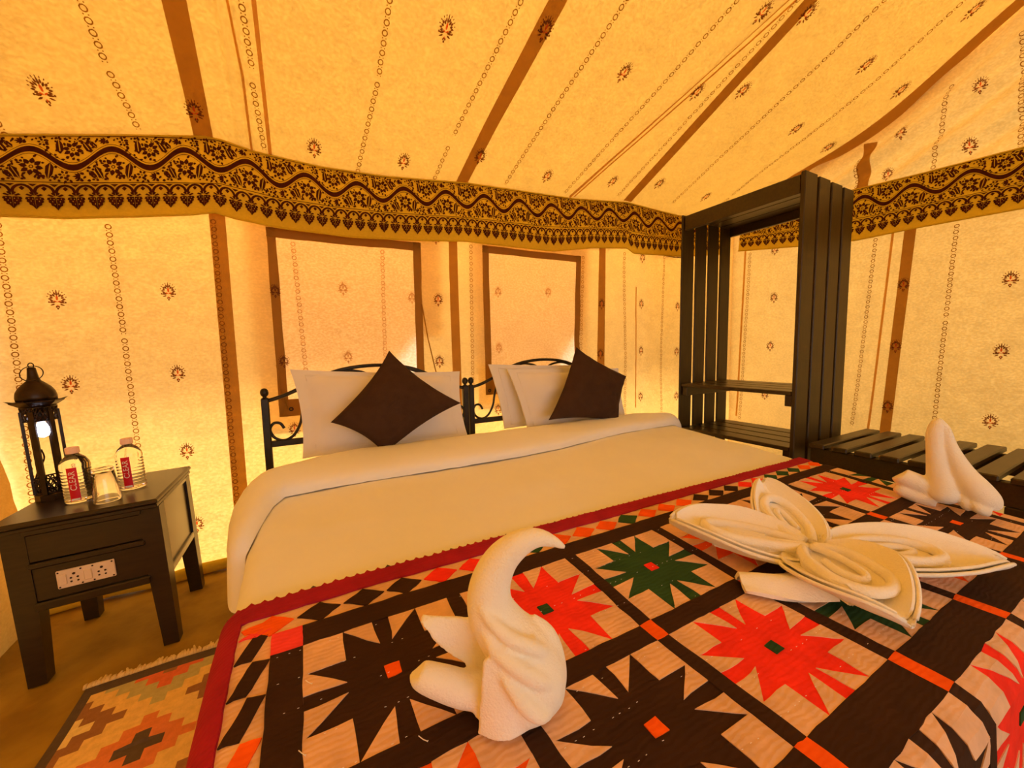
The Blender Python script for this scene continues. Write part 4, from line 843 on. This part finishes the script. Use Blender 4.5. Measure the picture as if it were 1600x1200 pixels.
for z0, z1 in ((0.030, 0.082), (0.290, 0.338)):
    for k in range(6):
        a_, b_ = [Vector((RP * math.cos(h), RP * math.sin(h), 0)) for h in (HA[k], HA[(k + 1) % 6])]; m = TB()
        P2 = lambda s, z: LC @ (a_ + (b_ - a_) * s + Vector((0, 0, z)))
        for zz in (z0, z1): m.tube([P2(0, zz), P2(1, zz)], 0.0028, 6)
        for s0, s1 in ((0.05, 0.62), (0.38, 0.95), (0.0, 0.35), (0.65, 1.0)):
            m.tube([P2(s0, z0), P2((s0 + s1) / 2 + 0.03, (z0 + z1) / 2 + 0.004), P2(s1, z1)], 0.0022, 5); m.tube([P2(s1, z0), P2((s0 + s1) / 2 - 0.03, (z0 + z1) / 2 - 0.004), P2(s0, z1)], 0.0022, 5)
        m.obj('lattice', LANT, ln, smooth=True)
lt([(0.040, 0.338), (0.046, 0.342), (0.066, 0.356), (0.067, 0.361), (0.050, 0.362), (0.044, 0.364)], 6, ph=PI / 6).obj('eave', LANT, ln)
lt([(0.050, 0.361), (0.051, 0.375), (0.048, 0.392), (0.040, 0.408), (0.028, 0.422), (0.018, 0.432), (0.0145, 0.442), (0.0120, 0.462), (0.0105, 0.478), (0.004, 0.481)], 20).obj('dome', LANT, ln, smooth=True)
for h in HA: 
    tip = LC @ Vector((0.072 * math.cos(h), 0.072 * math.sin(h), 0.362)); m = TB(); e = Vector((math.cos(h), math.sin(h), 0)); g = Vector((-e.y, e.x, 0)); m.add([tip + e * 0.004 + Vector((0, 0, 0.005)), tip - e * 0.022 + g * 0.012 - Vector((0, 0, 0.002)), tip - e * 0.022 - g * 0.012 - Vector((0, 0, 0.002)), tip - e * 0.018 - Vector((0, 0, 0.012))], [(0, 1, 2), (0, 3, 1), (0, 2, 3), (1, 3, 2)]); m.obj('eave_point', LANT, ln)
m = TB(); m.tube([LC @ Vector((0.007 * math.cos(t), 0, 0.486 + 0.009 * math.sin(t))) for t in ls(0, 2 * PI, 17)[:-1]], 0.0018, 6, closed=True); m.obj('top_loop', LANT, ln, smooth=True)
m = TB(); m.tube([LC @ Vector((0.006 + 0.029 * math.cos(t), -0.018 + 0.010 * math.sin(t), 0.458 + 0.026 * math.sin(t))) for t in ls(0, 2 * PI, 33)[:-1]], 0.0016, 6, closed=True); m.obj('carrying_ring', LANT, ln, smooth=True)
lt([(0.004, 0.228), (0.013, 0.232), (0.018, 0.245), (0.018, 0.258), (0.013, 0.273), (0.008, 0.285), (0.008, 0.345)], 16).obj('bulb', BULB, ln, smooth=True)
lt([(0.011, 0.284), (0.013, 0.292), (0.013, 0.352)], 12).obj('lamp_holder', LANT, ln, smooth=True)
m = TB(); m.tube(cr([(-0.876, 2.125, ZT + 0.19), (-0.880, 2.140, ZT + 0.15), (-0.915, 2.160, ZT + 0.09), (-0.930, 2.160, ZT + 0.03), (-0.925, 2.165, ZT + 0.004), (-0.90, 2.22, ZT + 0.003), (-0.885, 2.318, ZT + 0.004), (-0.88, 2.335, ZT - 0.06)], 7), 0.0026, 6); m.obj('power_cord', LANT, ln, smooth=True)
# bottles
def lettering(txt, h, R0, ang, zc, M):
    cu = bpy.data.curves.new('t', 'FONT'); cu.body = txt; cu.size = h; cu.align_x = 'CENTER'; cu.align_y = 'CENTER'; cu.resolution_u = 3
    o = bpy.data.objects.new('t', cu); C.objects.link(o); dg = bpy.context.evaluated_depsgraph_get(); dg.update()
    me = bpy.data.meshes.new_from_object(o.evaluated_get(dg)); bpy.data.objects.remove(o)
    m = TB(); vs = []
    for v in me.vertices:
        t = ang - v.co.y / R0 * 1.0                     # text runs up the bottle
        vs.append(M @ Vector((R0 * math.cos(t), R0 * math.sin(t), zc + v.co.x)))
    m.add(vs, [list(p.vertices)[::1] for p in me.polygons]); bpy.data.meshes.remove(me); return m
def bottle(x, y, ang, label):
    o = tilted('water_bottle', (x, y, ZT), label, 'bottle', 'small water bottles on the nightstand'); M = Matrix.Translation((x, y, ZT))
    pr = [(0.001, 0.004), (0.028, 0.002), (0.037, 0.004), (0.040, 0.010)]; z = 0.014
    while z < 0.128: pr += [(0.0405, z), (0.0388, z + 0.004), (0.0388, z + 0.006), (0.0405, z + 0.010)]; z += 0.0118
    pr += [(0.0405, 0.136), (0.0385, 0.148), (0.029, 0.166), (0.0175, 0.177), (0.0150, 0.181), (0.0150, 0.186)]
    b = TB().lathe(pr, 28, M).obj('bottle_shell', PLASTIC, o, smooth=True)
    m = TB().lathe([(0.0185, 0.183), (0.0190, 0.185), (0.0186, 0.203), (0.0170, 0.205)], 24, M); m.obj('cap', CAPM, o)
    m = TB(); R0 = 0.0418
    m.grid(lambda t, z: M @ Vector((R0 * math.cos(t), R0 * math.sin(t), z)), ls(ang - 0.32, ang + 0.32, 10), [0.014, 0.075, 0.136]); lb = m.obj('red_label', REDL, o, smooth=True)
    sub('lettering', lettering('CLEAR', 0.0240, 0.0424, ang, 0.088, M), WHITEL, lb)
    m = TB(); m.grid(lambda t, z: M @ Vector((0.0424 * math.cos(t), 0.0424 * math.sin(t), z)), ls(ang - 0.26, ang + 0.26, 6), [0.016, 0.023]); sub('label_stripe', m, WHITEL, lb)
    return o
view = lambda x, y: math.atan2(-y, -x)
bottle(-0.740, 1.985, view(-0.74, 1.985) - 0.25, 'clear water bottle with white cap, standing right in front of the lantern')
bottle(-0.612, 2.050, view(-0.61, 2.05) - 0.30, 'clear water bottle with white cap, farther from the lantern beside the upturned tumbler')
tg = tilted('tumbler', (-0.648, 1.925, ZT), 'clear glass tumbler standing upside down between two water bottles', 'glass')
TB().lathe([(0.0365, 0.0006), (0.0375, 0.003), (0.0370, 0.010), (0.0290, 0.122), (0.0275, 0.1245), (0.0005, 0.1245), (0.0005, 0.108), (0.0255, 0.108), (0.0350, 0.006), (0.0360, 0.0006)], 32, Matrix.Translation((-0.648, 1.925, ZT)), cap=False).obj('glass_wall', GLASS, tg, smooth=True)

# ------------------------------------------------------------------ rug
rug = empty('kilim_rug', (-0.40, 1.2, 0), 'woven kilim rug with stepped diamonds and pale fringe on the floor beside the bed', 'rug')
RX0, RX1, RY0, RY1 = -0.715, 0.16, 0.30, 1.745
def rug_col(x, y):
    cx = 0.0186; i = int((x - RX0) / cx); j = int((RY1 - y) / 0.0142)
    bw = 0.030
    if x < RX0 + bw or x > RX1 - bw or y > RY1 - 0.045 or y < RY0 + 0.045: return 0
    best = 1
    for k in range(-3, 6):
        for r in range(-8, 4):
            if (k + r) % 2: continue
            ax, ay = int(abs(x - (-0.480 + 0.2 * k)) / 0.037 + 0.5), int(abs(y - (1.389 + 0.155 * r)) / 0.0335 + 0.5); n = ax + ay
            if k % 2: c = 7 if n <= 1 else 4 if n <= 3 else 0
            elif (r // 2) % 2: c = 4 if n == 0 else 6 if n <= 2 else 3 if n <= 4 else 0
            else: c = 5 if n <= 1 else 2 if n <= 3 else 0
            if c: return c
    return best
rf = lambda x, y, o=0: (x, y, floorz(x, y) + 0.008 + o)
xs_ = [-0.480 + 0.0185 + 0.0370 / 4 * k for k in range(-27, 67)]; xs_ = [x for x in xs_ if RX0 - 0.004 < x < RX1]; ys_ = [1.389 + 0.01675 + 0.0335 / 4 * k for k in range(-130, 41)]; ys_ = [y for y in ys_ if RY0 < y < RY1 + 0.004]
rk = ['dark', 'yellow', 'orange', 'olive', 'brown', 'dark', 'red', 'cream']
f_ = MB().grid(lambda x, y: rf(x, y), xs_, ys_, mif=rug_col).obj('woven_field', [R[k] for k in rk], rug); solid(f_, 0.006, -1)
rnd = random.Random(9)
for yy, sg in ((RY1, 1), (RY0, -1)):
    m = MB()
    for k in range(120):
        x = RX0 + (RX1 - RX0) * k / 119; p0 = Vector(rf(x, yy - 0.004 * sg, 0)); dx = rnd.uniform(-0.014, 0.014)
        m.tube([p0, p0 + Vector((dx * 0.3, 0.012 * sg, 0.004)), p0 + Vector((dx, rnd.uniform(0.018, 0.034) * sg, rnd.uniform(0, 0.012)))], [0.004, 0.0062, 0.0030], 6)
    o = m.obj('fringe', R['fringe'], rug, smooth=True); o['kind'] = 'stuff'
